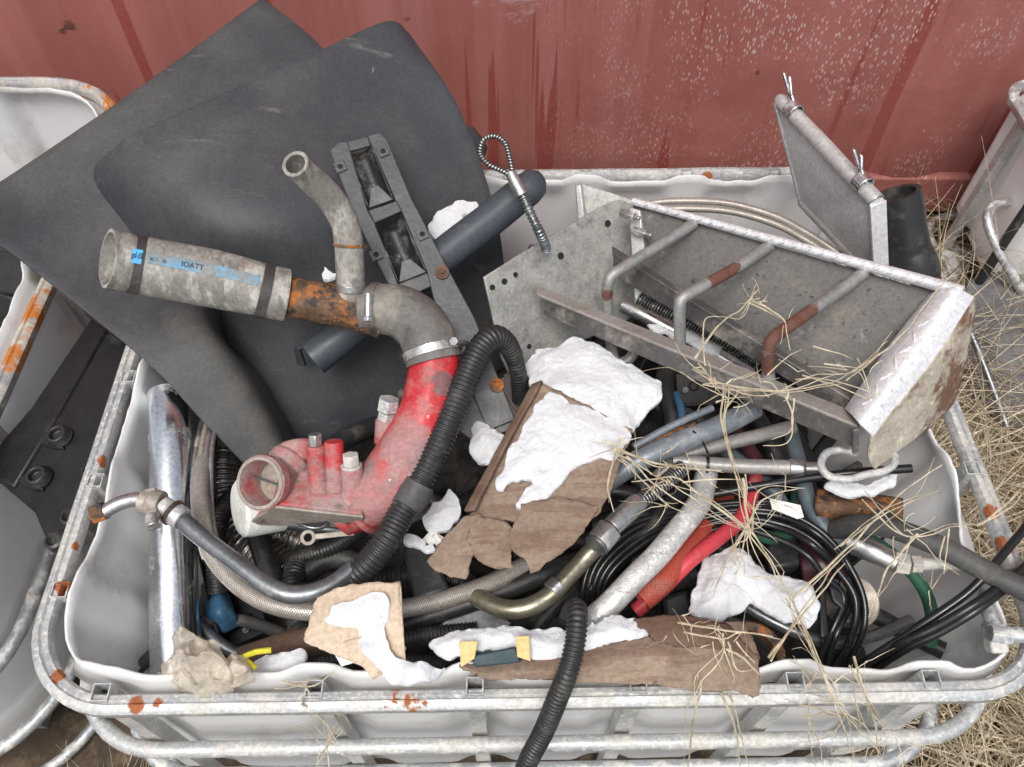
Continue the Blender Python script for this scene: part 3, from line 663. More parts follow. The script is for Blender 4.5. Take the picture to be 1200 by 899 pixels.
# ------------------------------------------------------------------ coolant pipe assembly
t = thing('coolant_pipe_assembly', D(400, 480, 1.15), 'red painted coolant pipe and housing clamped to a grey hose and a rusty pipe', 'pipe assembly')
g = G()
tbh = tube(g, Dp((126, 303, 1.043), (137, 305, 1.050), (161, 310, 1.064), (235, 324, 1.096), (300, 338, 1.12), (336, 346, 1.135)), [.0385, .0375, .0385, .0395, .038, .037], 40, .004, hollow=.0045, depth=.11, lump=.03, prof=lambda s, L: 1 - .05 * math.exp(-((s - .032) / .008) ** 2) - .035 * math.exp(-((s - L + .03) / .009) ** 2))
hose = build('silicone_hose', g, 'silicone', t, ang=60)
L = tbh[3][-1]
g = G(); patch_on(g, tbh, .026, .043, 0, 2 * math.pi, .0007, 40); build('dark_band', g, 'band_dark', hose)
g = G(); patch_on(g, tbh, L - .037, L - .022, 0, 2 * math.pi, .0007, 40); build('dark_band', g, 'band_dark', hose)
tmp = at_tube(tbh, .06)
up_a = math.atan2(Vector((0, 0, 1)).dot(tmp[2][1]), Vector((0, 0, 1)).dot(tmp[2][0])); sg = 1 if up_a > 0 else -1
a0, a1 = sg * .10, sg * .48
g = G(); patch_on(g, tbh, .044, L - .04, a0, a1, .0009, 6); build('blue_stripe', g, 'blue_stripe', hose)
g = G(); patch_on(g, tbh, .020, .042, a0 - sg * .08, a1 + sg * .02, .0012, 6); build('blue_label', g, 'blue_label', hose)
def hose_text(body, size, s0, ang, mname):
    vs, fs = textmesh(body, size); mx = max(v.x for v in vs); my = size * .7; g = G(); out = []
    for v in vs:
        p, q, F = at_tube(tbh, s0 + v.x); a = ang + sg * (v.y - my / 2) / q
        out.append(tbh_interp(s0 + v.x) + (F[0] * math.cos(a) + F[1] * math.sin(a)) * (q + .0017))
    g.add(out, fs); build('lettering', g, mname, hose, flat=True)
def tbh_interp(s):
    P, Q, F, S = tbh
    for i in range(len(S) - 1):
        if S[i] <= s <= S[i + 1]:
            k = (s - S[i]) / (S[i + 1] - S[i]); return P[i].lerp(P[i + 1], k)
    return P[-1].copy()
hose_text('gddI', .011, .021, (a0 + a1) / 2, 'ink'); hose_text('IOATT', .010, .088, (a0 + a1) / 2, 'ink'); hose_text('x:::  o', .009, .048, (a0 + a1) / 2, 'ink')
g = G(); tube(g, Dp((325, 344, 1.13), (370, 354, 1.142), (425, 366, 1.15), (450, 374, 1.155)), [.0285, .029, .0285, .029], 32, .006, lump=.03)
build('rusty_pipe', g, 'rusty_steel', t, ang=60)
g = G(); tube(g, Dp((346, 192, 1.000), (356, 203, 1.020), (385, 230, 1.062), (403, 258, 1.09), (409, 285, 1.105), (410, 315, 1.12), (412, 350, 1.14)), [.0175, .0178, .0185, .019, .0195, .0195, .0195], 30, .005, hollow=.0045, depth=.06, lump=.03)
br = build('branch_pipe', g, 'silicone', t, ang=60)
g = G(); ring(g, D(409, 287, 1.106), D(409, 300, 1.11) - D(409, 275, 1.102), .0185, .004, .0032); build('bead', g, 'rusty_steel', br, bevel=.001)
g = G(); ring(g, D(411, 335, 1.13), D(411, 345, 1.135) - D(411, 325, 1.125), .0185, .010, .0028); build('clamp', g, 'steel', br, bevel=.0006)
g = G(); tbe = tube(g, Dp((424, 362, 1.15), (445, 362, 1.148), (470, 366, 1.14), (492, 381, 1.13), (504, 402, 1.12), (509, 424, 1.118)), [.0315, .0355, .0375, .0385, .0385, .0385], 40, .005, lump=.02, prof=lambda s, L: 1 + .03 * math.exp(-(s / .01) ** 2) + .02 * math.exp(-((s - L) / .012) ** 2))
el = build('rubber_elbow', g, 'elbow_rubber', t, ang=60)
def clamp(c, ax, r, wd, scr):
    g = G(); ring(g, c, ax, r, wd, .0022, 40); o = build('clamp', g, 'steel', t, bevel=.0005)
    s = (scr - c); s -= ax * s.dot(ax); s.normalize(); tt = ax.cross(s).normalized(); g = G()
    q = c + s * (r + .006); tube(g, [q - tt * .016, q + tt * .016], .0052, 12, straight=True); tube(g, [q + tt * .016, q + tt * .022], .0065, 6, straight=True)
    bar(g, q - tt * .009 - s * .004, q + tt * .009 - s * .004, wd, .004, ax.cross(tt)); build('screw', g, 'steel', o, bevel=.0005)
a = (D(446, 362, 1.148) - D(430, 362, 1.15)).normalized(); clamp(D(441, 362, 1.149), a, .0355, .010, D(446, 356, 1.09))
a = (D(509, 424, 1.118) - D(502, 398, 1.122)).normalized(); clamp(D(507, 413, 1.119), a, .0390, .012, D(545, 406, 1.10))
g = G(); tube(g, Dp((508, 412, 1.12), (509, 435, 1.118), (504, 468, 1.115), (490, 510, 1.11), (468, 548, 1.10), (440, 580, 1.10), (400, 600, 1.11)), [.0335, .0345, .0375, .0405, .043, .041, .034], 36, .006, lump=.05)
rp = build('red_pipe', g, 'red_paint', t, ang=60)
g = G(); tube(g, Dp((528, 455, 1.12), (532, 470, 1.125)), .013, 18, straight=True); build('side_stub', g, 'red_paint', rp, bevel=.003)
# housing block with its two openings and bosses
t_edge, lo, up = 1.05, 1.085, 1.10
A = Dp((322, 592, 1.052), (426, 604, 1.052), (424, 616, 1.085), (330, 619, 1.085), (283, 613, 1.085))
B = Dp((322, 592, 1.052), (426, 604, 1.052), (424, 566, 1.10), (395, 548, 1.11), (345, 540, 1.11), (330, 552, 1.10))
g = G(); cc = D(370, 580, 1.17)
top8 = Dp((322, 592, 1.052), (426, 604, 1.052), (424, 560, 1.10), (332, 535, 1.10)); bot8 = Dp((288, 613, 1.10), (424, 616, 1.10), (424, 590, 1.17), (320, 575, 1.17))
g.add(top8 + bot8, [(0, 1, 2, 3), (4, 5, 1, 0), (5, 6, 2, 1), (7, 6, 5, 4), (3, 2, 6, 7), (0, 3, 7, 4)])
hb = build('housing', g, 'red_dusty', t, bevel=.005); fix_normals(hb)
md = hb.modifiers[0]; md.segments = 3
n_lo = (top8[0] - bot8[0]).cross(top8[1] - top8[0]).normalized()
if n_lo.dot(CP - bot8[0]) < 0: n_lo = -n_lo
g = G(); slab(g, [p + n_lo * .0035 for p in (bot8[0], bot8[1], top8[1], top8[0])], .004); build('gasket_face', g, 'cast_alloy', hb, bevel=.001)
c = (bot8[0] + bot8[1] + top8[0] + top8[1]) / 4 + n_lo * .0038
g = G(); lathe(g, c, n_lo, [(0, .0245), (.0015, .0245), (.0015, .0205), (-.0005, .019)], 30)
sc_ = g; build('port_rim', g, 'steel', hb)
g = G(); lathe(g, c, n_lo, [(.0006, .0001), (.0006, .0195)], 30); build('port_hole', g, 'band_dark', hb)
for x, y in ((306, 612.5), (408, 614)):
    g = G(); lathe(g, D(x, y - 4, 1.076) + n_lo * .0045, n_lo, [(0, .004), (.001, .0001)], 14); build('bolt_hole', g, 'rusty_steel', hb)
pa_ = D(340, 562, 1.12); pb_ = D(305, 566, 1.055); ax = (pb_ - pa_)
g = G(); LL = ax.length; lathe(g, pa_, ax, [(0, .033), (LL * .5, .031), (LL * .75, .032), (LL * .82, .0365), (LL, .0365), (LL + .001, .0345), (LL + .001, .0295), (LL - .006, .0275), (.005, .026), (.005, .0001)], 40)
port = build('port_collar', g, 'red_dusty', hb, ang=35)
g = G(); lathe(g, pa_, ax, [(LL + .0015, .0352), (LL + .003, .034), (LL + .003, .030), (LL - .003, .0285), (LL * .45, .0265), (LL * .45, .0001)], 40); build('inner_ring', g, 'cast_alloy', port, ang=35)
u_ = ax.normalized().orthogonal().normalized(); v_ = ax.normalized().cross(u_); h_ = Vector((.8, 0, -.35)).normalized(); h_ = (h_ - ax.normalized() * h_.dot(ax.normalized())).normalized()
g = G(); q = pb_ - ax * .3; tube(g, [q - h_ * .026, q + h_ * .026], .0016, 8, straight=True); build('cross_pin', g, 'steel_dark', port)
g = G(); tube(g, Dp((350, 520, 1.12), (352, 545, 1.11)), .03, 24, straight=True); tube(g, Dp((334, 550, 1.10), (345, 535, 1.11)), .03, 24, straight=True); build('cast_neck', g, 'red_dusty', hb, bevel=.006)
up_v = (D(370, 500, 1.085) - D(372, 560, 1.10))
for (bx, by, tx, ty, rr_, nm) in ((374, 575, 370, 522, .0125, 1), (394, 575, 391, 517, .0125, 0), (416, 590, 412, 548, .0145, 1)):
    g = G(); tube(g, Dp((bx, by, 1.085), (tx, ty, 1.068)), [rr_ * 1.08, rr_], 20, straight=True); o = build('boss', g, 'red_paint', hb, bevel=.002)
    if nm:
        g = G(); dd = (D(tx, ty, 1.068) - D(bx, by, 1.085)).normalized(); q = D(tx, ty, 1.068)
        if rr_ < .014: tube(g, [q, q + dd * .016], .0095, 6, straight=True)
        else: tube(g, [q, q + dd * .004], .014, 18, straight=True); tube(g, [q + dd * .004, q + dd * .019], .0115, 6, straight=True)
        build('bolt', g, 'steel' if rr_ < .014 else 'galv_dirty', o, bevel=.001)
g = G(); tube(g, Dp((450, 520, 1.13), (452, 492, 1.12)), .014, 20, straight=True); o = build('boss', g, 'red_dusty', rp, bevel=.002)
g = G(); dd = (D(456, 470, 1.11) - D(452, 492, 1.12)).normalized(); q = D(452, 492, 1.12); tube(g, [q, q + dd * .012], .013, 6, straight=True); tube(g, [q + dd * .014, q + dd * .032], .0155, 6, straight=True); build('plug', g, 'galv_dirty', o, bevel=.0015)
g = G(); slab(g, Dp((374, 530, 1.078), (392, 526, 1.078), (396, 578, 1.095), (372, 578, 1.095)), .012); slab(g, Dp((394, 552, 1.09), (413, 560, 1.09), (418, 592, 1.095), (394, 580, 1.09)), .012); build('web', g, 'red_paint', hb, bevel=.004)
g = G(); ring(g, D(425, 590, 1.105), D(440, 580, 1.10) - D(405, 598, 1.11), .030, .010, .014, 24); build('flange', g, 'red_dusty', hb, bevel=.003)
pa_ = D(330, 588, 1.15); pb_ = D(279, 596, 1.115); ax = pb_ - pa_; LL = ax.length
g = G(); lathe(g, pa_, ax, [(0, .030), (.003, .041), (LL - .012, .0415), (LL - .004, .040), (LL, .035), (LL + .001, .0001)], 40)
build('plastic_cup', g, 'white_plastic', hb, ang=30)

# small ring-ended link below the housing
g = G(); c = D(361, 630, 1.13); n = (CP - c).normalized(); ring(g, c, n, .0055, .004, .0055, 22); a = D(369, 629, 1.13); bar(g, a, D(415, 624, 1.13), .008, .004, n)
build('ring_link', g, 'cast_alloy', label='small pale link with a ring end hanging below the red housing', cat='metal link', bevel=.001)

# ------------------------------------------------------------------ wire rope sling with a spring
t = thing('wire_rope', D(615, 240, 1.24), 'wire rope with a looped end, steel sleeve and spring, leaning on the slate tube', 'wire rope')
g = G(); tube(g, Dp((604, 210, 1.235), (590, 201, 1.235), (573, 193, 1.235), (563, 180, 1.24), (567, 164, 1.24), (580, 160, 1.24), (592, 168, 1.238), (598, 188, 1.236), (602, 210, 1.235)), .0042, 10, .004); build('loop', g, 'spiral', t)
g = G(); tube(g, Dp((598, 202, 1.235), (603, 212, 1.235), (612, 229, 1.237)), [.008, .0095, .0105], 16, .005); build('sleeve', g, 'steel', t, bevel=.001)
g = G(); tube(g, Dp((611, 226, 1.237), (622, 250, 1.24), (632, 272, 1.25), (640, 292, 1.30)), .0082, 14, .0011, prof=corr(.006, .28)); build('spring', g, 'steel_dark', t)

# ------------------------------------------------------------------ aluminium step
t = thing('truck_step', D(850, 380, 1.2), 'aluminium diamond plate truck step with bars and bent rods, lying open side up', 'truck step')
PP = plane(D(567, 325, 1.29), D(722, 237, 1.37), D(590, 432, 1.33)); pp = lambda x, y: onp(x, y, PP)
import bmesh
def plate_with_holes(outline, holes, pl, thick, name, m, parent):
    g = G(); slab(g, [onp(x, y, pl) for x, y in outline], thick); o = build(name, g, m, parent, bevel=.0012); fix_normals(o)
    n = pl[1] if pl[1].dot(CP - pl[0]) > 0 else -pl[1]
    for x, y, rx in holes:
        g = G(); c = onp(x, y, pl) + n * .0006; lathe(g, c, n, [(0, .0001), (0, rx)], 16); build('hole', g, 'void', o, flat=True)
    return o
plate_with_holes([(567, 325), (608, 299), (690, 251), (716, 237), (728, 234), (742, 240), (742, 262), (760, 330), (762, 362), (700, 392), (596, 437), (588, 420)],
                 [(577, 337, .0048), (591, 330, .0052), (604, 322, .0044), (712, 262, .006), (657, 300, .006), (596, 421, .004), (609, 413, .0052), (620, 406, .0044)], PP, .006, 'mounting_plate', 'step_plate', t)
g = G(); slab(g, Dp((674, 217, 1.42), (683, 215, 1.42), (760, 240, 1.40), (762, 300, 1.42), (690, 262, 1.43), (676, 262, 1.43)), .005); o = build('rear_plate', g, 'step_plate', t, bevel=.002)
g = G(); slab(g, Dp((674, 217, 1.41), (680, 216, 1.405), (686, 262, 1.415), (678, 264, 1.42)), .012); build('plate_flange', g, 'alu_matt', t, bevel=.002)
TP = plane(D(742, 240, 1.345), D(1118, 349, 1.078), D(992, 482, 1.155)); tp = lambda x, y: onp(x, y, TP)
g = G(); slab(g, [tp(*p) for p in ((742, 240), (1118, 349), (1000, 488), (850, 398), (722, 318), (738, 300))], .005); build('tread_underside', g, 'step_inner', t)
tn = TP[1] if TP[1].dot(CP - TP[0]) > 0 else -TP[1]
# top flange of diamond plate, rolled over, with bumps along its edge
e0, e1 = D(742, 236, 1.335), D(1128, 342, 1.06)
g = G(); tube(g, [e0, e0.lerp(e1, .5), e1], [.0062, .0070, .0085], 14, .02); fl = build('tread_edge', g, 'diamond', t, ang=60)
def lens(g, c, ax, n, L, wd, h):
    s = ax.cross(n).normalized(); vs = [c + n * h]
    for k in range(16):
        a = 2 * math.pi * k / 16; q = abs(math.cos(a)); vs.append(c + ax * L * math.cos(a) + s * wd * math.sin(a) * (1 - .35 * q))
    ins = [c + (v - c) * .55 + n * h * .9 for v in vs[1:]]; vs += ins
    fs = [(1 + k, 1 + (k + 1) % 16, 17 + (k + 1) % 16, 17 + k) for k in range(16)] + [(0, 17 + k, 17 + (k + 1) % 16) for k in range(16)]
    g.add(vs, fs)
g = G(); dx = (e1 - e0).normalized(); nv = (CP - e0).normalized(); nv = (nv - dx * nv.dot(dx)).normalized()
for k in range(26):
    c = e0.lerp(e1, (k + .4) / 26) + nv * (.0058 + .002 * k / 26); sdir = (dx * .75 + nv.cross(dx) * .55).normalized(); lens(g, c, sdir, nv, .009, .0028, .0028)
build('tread_bumps', g, 'diamond', fl)
# end flange: bright diamond plate
EF = Dp((1096, 345, 1.085), (1133, 338, 1.055), (1141, 350, 1.052), (1013, 504, 1.03), (992, 482, 1.06))
EPL = plane(EF[0], EF[2], EF[3])
g = G(); rows = [Dp((1090, 346, 1.095), (1102, 341, 1.072), (1120, 338, 1.056), (1141, 348, 1.058)),
     Dp((1040, 410, 1.085), (1055, 410, 1.060), (1075, 413, 1.046), (1094, 420, 1.05)),
     Dp((991, 480, 1.075), (998, 486, 1.050), (1008, 498, 1.032), (1022, 512, 1.036))]
patch(g, rows, 6); build('end_flange', g, 'diamond', t, solid=.005, bevel=.001)
g = G(); n_e = (rows[0][0] - rows[2][0]).cross(rows[0][3] - rows[0][0]).normalized()
if n_e.dot(CP - rows[1][1]) < 0: n_e = -n_e
ax1 = (rows[2][1] - rows[0][1]).normalized(); ax2 = n_e.cross(ax1)
for k in range(9):
    for q in (0, 1, 2):
        f = (k + .5 + .33 * q) / 9.8; a = D(1109 + (1002 - 1109) * f, 343 + (492 - 343) * f, 1.066 + (1.042 - 1.066) * f); b = D(1129 + (1016 - 1129) * f, 347 + (504 - 347) * f, 1.058 + (1.032 - 1.058) * f)
        c = a.lerp(b, (.08, .5, .92)[q]) + n_e * .0028; di = (ax1 + ax2 * (.7 if (k + q) % 2 else -.7)).normalized(); lens(g, c, di, n_e, .0105, .0028, .0034)
build('end_bumps', g, 'diamond', t)
# outer dirty face turning away downwards
rows = [Dp((1141, 349, 1.057), (1140, 372, 1.075), (1131, 420, 1.11), (1117, 472, 1.15)),
        Dp((1094, 420, 1.048), (1100, 430, 1.06), (1094, 468, 1.09), (1083, 505, 1.12)),
        Dp((1021, 511, 1.034), (1018, 528, 1.05), (1019, 542, 1.06), (1024, 549, 1.07))]
g = G(); patch(g, rows, 12, .0015, 60); build('end_face', g, 'diamond_dirty', t, solid=.005)
def g4(nm, m, pts, th=.005, bv=.0012):
    g = G(); slab(g, Dp(*pts), th); o = build(nm, g, m, t, bevel=bv); fix_normals(o); return o
def rail(nm, m, m2, a, b, c, d, e, f):
    r_ = thing  # an angle section: upper flange and front flange
    g = G(); slab(g, Dp(a, b, c, d), .005); o = build(nm, g, m, t, bevel=.0015); fix_normals(o)
    g = G(); slab(g, [p + (CP - p).normalized() * -.0006 for p in Dp(d, c, e, f)], .005); q = build('front_flange', g, m2, o, bevel=.0015); fix_normals(q)
rail('long_rail', 'bar_pale', 'bar_steel', (627, 333, 1.30), (1004, 483, 1.075), (1006, 499, 1.045), (629, 344, 1.275), (1003, 526, 1.06), (634, 368, 1.29))
rail('long_rail', 'bar_steel', 'bar_steel', (718, 288, 1.325), (1000, 462, 1.11), (1000, 470, 1.095), (718, 296, 1.31), (1000, 492, 1.105), (718, 322, 1.325))
def rod(pts, rust):
    g = G(); tube(g, Dp(*pts), .0088, 16, .006, lump=.02); build('bent_rod', g, rust, t, ang=60)
rod(((813, 262, 1.275), (770, 290, 1.245), (728, 316, 1.215), (716, 324, 1.212), (712, 338, 1.22), (713, 368, 1.25), (716, 405, 1.28), (722, 424, 1.29), (736, 422, 1.29), (745, 410, 1.29)), 'rod_steel')
rod(((902, 288, 1.21), (855, 318, 1.175), (812, 342, 1.15), (799, 350, 1.145), (796, 362, 1.15), (797, 400, 1.185), (799, 430, 1.21)), 'rod_steel')
rod(((1012, 320, 1.135), (965, 354, 1.11), (922, 384, 1.09), (906, 396, 1.085), (901, 410, 1.09), (901, 440, 1.12), (902, 465, 1.14)), 'rod_steel')
g = G(); slab(g, Dp((737, 243, 1.33), (750, 247, 1.32), (756, 300, 1.33), (740, 300, 1.34)), .01); slab(g, Dp((742, 320, 1.33), (752, 322, 1.33), (755, 362, 1.34), (744, 356, 1.34)), .004); build('hinge_post', g, 'alu_matt', t, bevel=.003)
for x, y in ((735, 252), (749, 272)):
    g = G(); p = D(x, y, 1.315); tube(g, [p - dx * .012, p + dx * .014], .0075, 6, straight=True); tube(g, [p + dx * .014, p + dx * .024], .004, 10, straight=True); build('bolt', g, 'steel', t, bevel=.001)
g = G(); slab(g, Dp((1000, 505, 1.03), (1007, 503, 1.03), (1007, 533, 1.05), (1000, 533, 1.05)), .005); build('end_tab', g, 'bar_steel', t, bevel=.001)
# ------------------------------------------------------------------ cooler
t = thing('cooler_core', D(985, 240, 1.3), 'grey aluminium cooler with a round header tank and forked brackets in the back right corner', 'cooler')
h0, h1 = D(916, 119, 1.36), D(1027, 236, 1.215)
g = G(); ha = (h1 - h0).normalized()
tube(g, [h0 - ha * .010, h0, h0.lerp(h1, .5), h1], [.008, .0125, .0125, .0125], 24, .02); build('header_tank', g, 'alu_matt', t, ang=50)
g = G(); lathe(g, h1 + ha * .0005, ha, [(0, .0125), (.001, .0118), (.0015, .009), (.0005, .008), (.0005, .0001)], 24); build('end_cap', g, 'alu', t)
cb0, cb1 = D(946, 240, 1.445), D(1031, 328, 1.29)
g = G(); nn = (h1 - h0).cross(cb0 - h0).normalized(); nfin = 62
for k in range(nfin):
    a = h0.lerp(h1, (k + .5) / nfin); b = cb0.lerp(cb1, (k + .5) / nfin); bar(g, a, b, .0016, .018, nn)
build('fins', g, 'fins', t)
g = G(); vs = [h0, h1, cb1, cb0]; slab(g, [p - nn * .0 for p in vs], .008); build('core', g, 'fins', t)
g = G(); tube(g, [cb0 - ha * .01, cb1 + ha * .005], .0125, 20, straight=True); build('lower_tank', g, 'alu_matt', t)
g = G(); bar(g, h1 + ha * .003, cb1 + ha * .003, .006, .026, nn); sc1 = build('side_plate', g, 'diamond', t, bevel=.001)
g = G(); bar(g, h0 - ha * .003, cb0 - ha * .003, .006, .026, nn); build('side_plate', g, 'alu_matt', t, bevel=.001)
for (a, b, x1, y1, x2, y2) in ((929, 127, 917, 85, 924, 88), (1010, 212, 999, 175, 1008, 180)):
    g = G(); d_ = 1.335 if a < 960 else 1.225; p = D(a, b, d_)
    q1 = D(x1, y1, d_ - .01); q2 = D(x2, y2, d_ - .01); sd_ = (q2 - q1).normalized(); hd = (q1 - p); m1 = p + hd * .45
    slab(g, [p - ha * .012, p + ha * .012, m1 + ha * .010, m1 - ha * .004], .004)
    slab(g, [m1 - ha * .004, m1 + ha * .0015, q1 + ha * .003, q1 - ha * .003], .004); slab(g, [m1 + ha * .005, m1 + ha * .010, q2 + ha * .004, q2 - ha * .001], .004)
    ring(g, p - hd * .05, ha, .0122, .02, .0022, 24)
    o = build('forked_bracket', g, 'alu', t, bevel=.001); fix_normals(o)

# black rubber pipe beside the cooler
g = G(); tube(g, Dp((1052, 226, 1.33), (1056, 250, 1.345), (1062, 290, 1.37), (1071, 335, 1.405)) + [D(1071, 335, 1.405) + Vector((.035, .02, -.25)), D(1071, 335, 1.405) + Vector((.05, .03, -.60))], [.036, .0365, .038, .040, .040, .040], 36, .01, hollow=.0085, depth=.12, prof=lambda s, L: 1 - .04 * math.exp(-((s - .06) / .01) ** 2))
build('rubber_pipe', g, 'rubber', label='thick black rubber pipe with an open top, standing beside the cooler', cat='pipe', ang=60)
# braided arc at the back
for k, (dy, dd_) in enumerate(((0, 0), (9, .006))):
    g = G(); tube(g, Dp((700, 262 + dy, 1.47), (745, 243 + dy, 1.45), (790, 236 + dy, 1.44), (850, 238 + dy, 1.425), (905, 252 + dy, 1.41), (945, 273 + dy, 1.39), (985, 300 + dy, 1.37), (1020, 330 + dy, 1.37)), .0062, 14, .006)
    build('braided_hose', g, 'braid', label=('thin beige hose arching behind the step, upper of the pair', 'thin beige hose arching behind the step, lower of the pair')[k], cat='hose', group='pair of beige hoses behind the step')

# ------------------------------------------------------------------ black fairing strip on the left
FPL = plane(D(110, 380, 1.345), D(160, 415, 1.30), D(20, 600, 1.165)); fp = lambda x, y, o=0: onp(x, y, FPL) + (CP - onp(x, y, FPL)).normalized() * o
t = thing('fairing_strip', fp(80, 520), 'long black plastic fairing strip with round mounting recesses, wedged between two totes', 'fairing')
g = G(); slab(g, [fp(*p) for p in ((106, 374), (162, 412), (160, 428), (128, 500), (112, 545), (118, 560), (108, 570), (96, 590), (88, 615), (78, 640), (62, 640), (52, 628), (40, 600), (26, 588), (0, 566), (-30, 560), (-20, 530), (0, 528), (38, 475))], .006)
build('strip', g, 'black_plastic', t, bevel=.003)
g = G(); slab(g, [fp(x, y, .006) for x, y in ((106, 374), (126, 386), (60, 500), (16, 572), (-20, 552), (-10, 530), (38, 475))], .008); build('side_flange', g, 'black_plastic', t, bevel=.005)
for x, y in ((70, 512), (46, 560)):
    c = fp(x, y, .004); n = FPL[1] if FPL[1].dot(CP - c) > 0 else -FPL[1]
    g = G(); lathe(g, c, n, [(0, .020), (.006, .017), (.012, .014), (.012, .010), (.004, .008), (.004, .0001)], 22); build('mounting_cup', g, 'rubber', t, bevel=.001)
    g = G(); slab(g, [fp(x - 28, y + 3, .004), fp(x - 6, y - 13, .010), fp(x + 4, y + 14, .008), fp(x - 16, y + 12, .004)], .006); build('rib', g, 'black_plastic', t, bevel=.002)
for x, y in ((108, 552), (84, 606), (66, 634)):
    c = fp(x, y, .002); n = FPL[1] if FPL[1].dot(CP - c) > 0 else -FPL[1]
    g = G(); lathe(g, c - n * .012, n, [(0, .015), (.018, .014), (.020, .010), (.014, .006), (.014, .0001)], 20); build('lug', g, 'rubber', t)

# ------------------------------------------------------------------ pipes and hoses on top of the pile
def hose_(name, m, label, cat, pts, r, seg=16, step=.008, group=None, hollow=0, prof=None, dd=False, lump=0, parent=None):
    g = G(); tb = tube(g, (Dp if dd else Wp)(*pts), r, seg, step, hollow=hollow, prof=prof, lump=lump, depth=.05)
    return build(name, g, m, parent, label, cat, group, ang=60), tb
# polished tube, left
g = G(); tube(g, Wp((196, 462, .61), (200, 520, .60), (203, 600, .57), (204, 700, .53), (207, 800, .50)), [.030, .031, .032, .033, .034], 40, .02, hollow=.002)
build('polished_tube', g, 'alu', label='upright polished aluminium tube against the left wall of the tote', cat='tube', ang=60)
# curved grey ribs beside it
t = thing('ribbed_panel', W(240, 600, .5), 'grey curved panel with thin ribs beside the polished tube', 'ribbed panel')
for k in range(4):
    g = G(); tube(g, Wp((240 + 5 * k, 480 + 6 * k, .585), (231 + 6 * k, 520, .60), (226 + 7 * k, 570, .60), (230 + 7 * k, 620, .59), (240 + 7 * k, 655, .58)), .0038, 8, .01); build('rib', g, 'steel' if k != 1 else 'cast_alloy', t)
g = G(); patch(g, [Wp((236, 490, .555), (252, 510, .54), (255, 545, .52)), Wp((222, 560, .55), (244, 570, .53), (252, 585, .51)), Wp((232, 650, .54), (240, 660, .52), (248, 670, .50))], 8); build('shell', g, 'rubber_grey', t, solid=.003)
hose_('flexible_duct', 'duct', 'wide ribbed metal exhaust duct beneath the braided hose at left', 'duct', [(262, 530, .50), (262, 580, .48), (285, 630, .47), (330, 665, .46), (385, 690, .45)], .034, 28, .0016, prof=corr(.009, .16))
hose_('flexible_duct', 'duct', 'second ribbed duct showing beneath the red housing', 'duct', [(300, 640, .44), (335, 628, .46), (380, 650, .45), (420, 690, .43)], .028, 28, .0016, prof=corr(.008, .16))
hose_('braided_hose', 'braid', 'long thick braided steel hose curving from the left wall to the cardboard', 'hose', [(248, 488, .56), (238, 545, .595), (236, 600, .615), (246, 645, .61), (276, 683, .605), (320, 708, .605), (375, 718, .605), (440, 718, .60), (510, 705, .59), (570, 686, .58), (620, 660, .57)], .0125, 20, .006)
t = thing('hose_with_fittings', W(300, 660, .66), 'grey steel pipe with corroded fittings and a rusty nut, resting on the left rim', 'pipe')
g = G(); tube(g, Wp((206, 603, .665), (228, 622, .665), (270, 655, .66), (320, 690, .655), (350, 698, .652), (385, 688, .65), (420, 662, .648), (447, 640, .645)), .0118, 20, .006); build('pipe', g, 'steel_dark', t, ang=60)
g = G(); tube(g, Wp((122, 600, .67), (140, 590, .672), (160, 585, .674), (180, 588, .674)), .0098, 18, .006); build('elbow', g, 'steel', t, ang=60)
g = G(); tube(g, Wp((108, 604, .668), (124, 598, .67)), .0135, 6, straight=True); build('rusty_nut', g, 'rusty_steel', t, bevel=.0015)
g = G(); a = W(166, 587, .675); b = W(190, 592, .673); tube(g, [a, a.lerp(b, .4), a.lerp(b, .45), b], [.0165, .0165, .0185, .0185], 20, straight=True); bar(g, W(178, 575, .68), W(180, 610, .678), .014, .016); build('clamp_block', g, 'cast_alloy', t, bevel=.002)
g = G(); tube(g, Wp((178, 604, .688), (180, 618, .688)), .009, 16, straight=True); build('clamp_bolt', g, 'steel', t, bevel=.001)
g = G(); a = W(190, 592, .673); b = W(214, 609, .667); tube(g, [a, a.lerp(b, .35), a.lerp(b, .4), b], [.0135, .0135, .0165, .0155], 18, straight=True); build('ferrule', g, 'galv_dirty', t, bevel=.001)
g = G(); c = W(203, 601, .670); ring(g, c, (b - a), .0158, .006, .0022, 22); build('rust_band', g, 'rusty_steel', t)
# big black corrugated hose
t = thing('corrugated_hose', W(500, 540, .7), 'thick black corrugated hose winding down beside the red pipe', 'hose')
g = G(); tube(g, Dp((610, 470, 1.24), (606, 432, 1.19), (594, 403, 1.155), (578, 396, 1.135), (562, 410, 1.12), (546, 445, 1.105), (528, 490, 1.09), (506, 538, 1.08), (486, 576, 1.07), (468, 604, 1.06), (448, 640, 1.045), (420, 672, 1.05), (386, 694, 1.08), (350, 700, 1.12)), [.0125, .013, .0155] + [.0185] * 11, 22, .0012, prof=corr(.0062, .11)); build('hose', g, 'rubber', t, ang=80)
g = G(); tube(g, Dp((492, 566, 1.07), (484, 580, 1.068), (474, 594, 1.07)), [.0215, .0235, .021], 20, .005, lump=.12); build('tape_wrap', g, 'rubber_grey', t, ang=60)
# front corrugated hose hanging over the rim
hose_('corrugated_hose', 'rubber', 'black corrugated hose hanging over the front rim of the tote', 'hose', [(664, 742, .56), (668, 722, .64), (674, 712, .69), (677, 722, .705), (674, 752, .70), (664, 790, .685), (650, 826, .65), (634, 862, .60), (618, 895, .56), (606, 935, .50), (600, 1010, .36), (606, 1120, .20), (640, 1180, .03)], .0128, 20, .0012, prof=corr(.0052, .12))
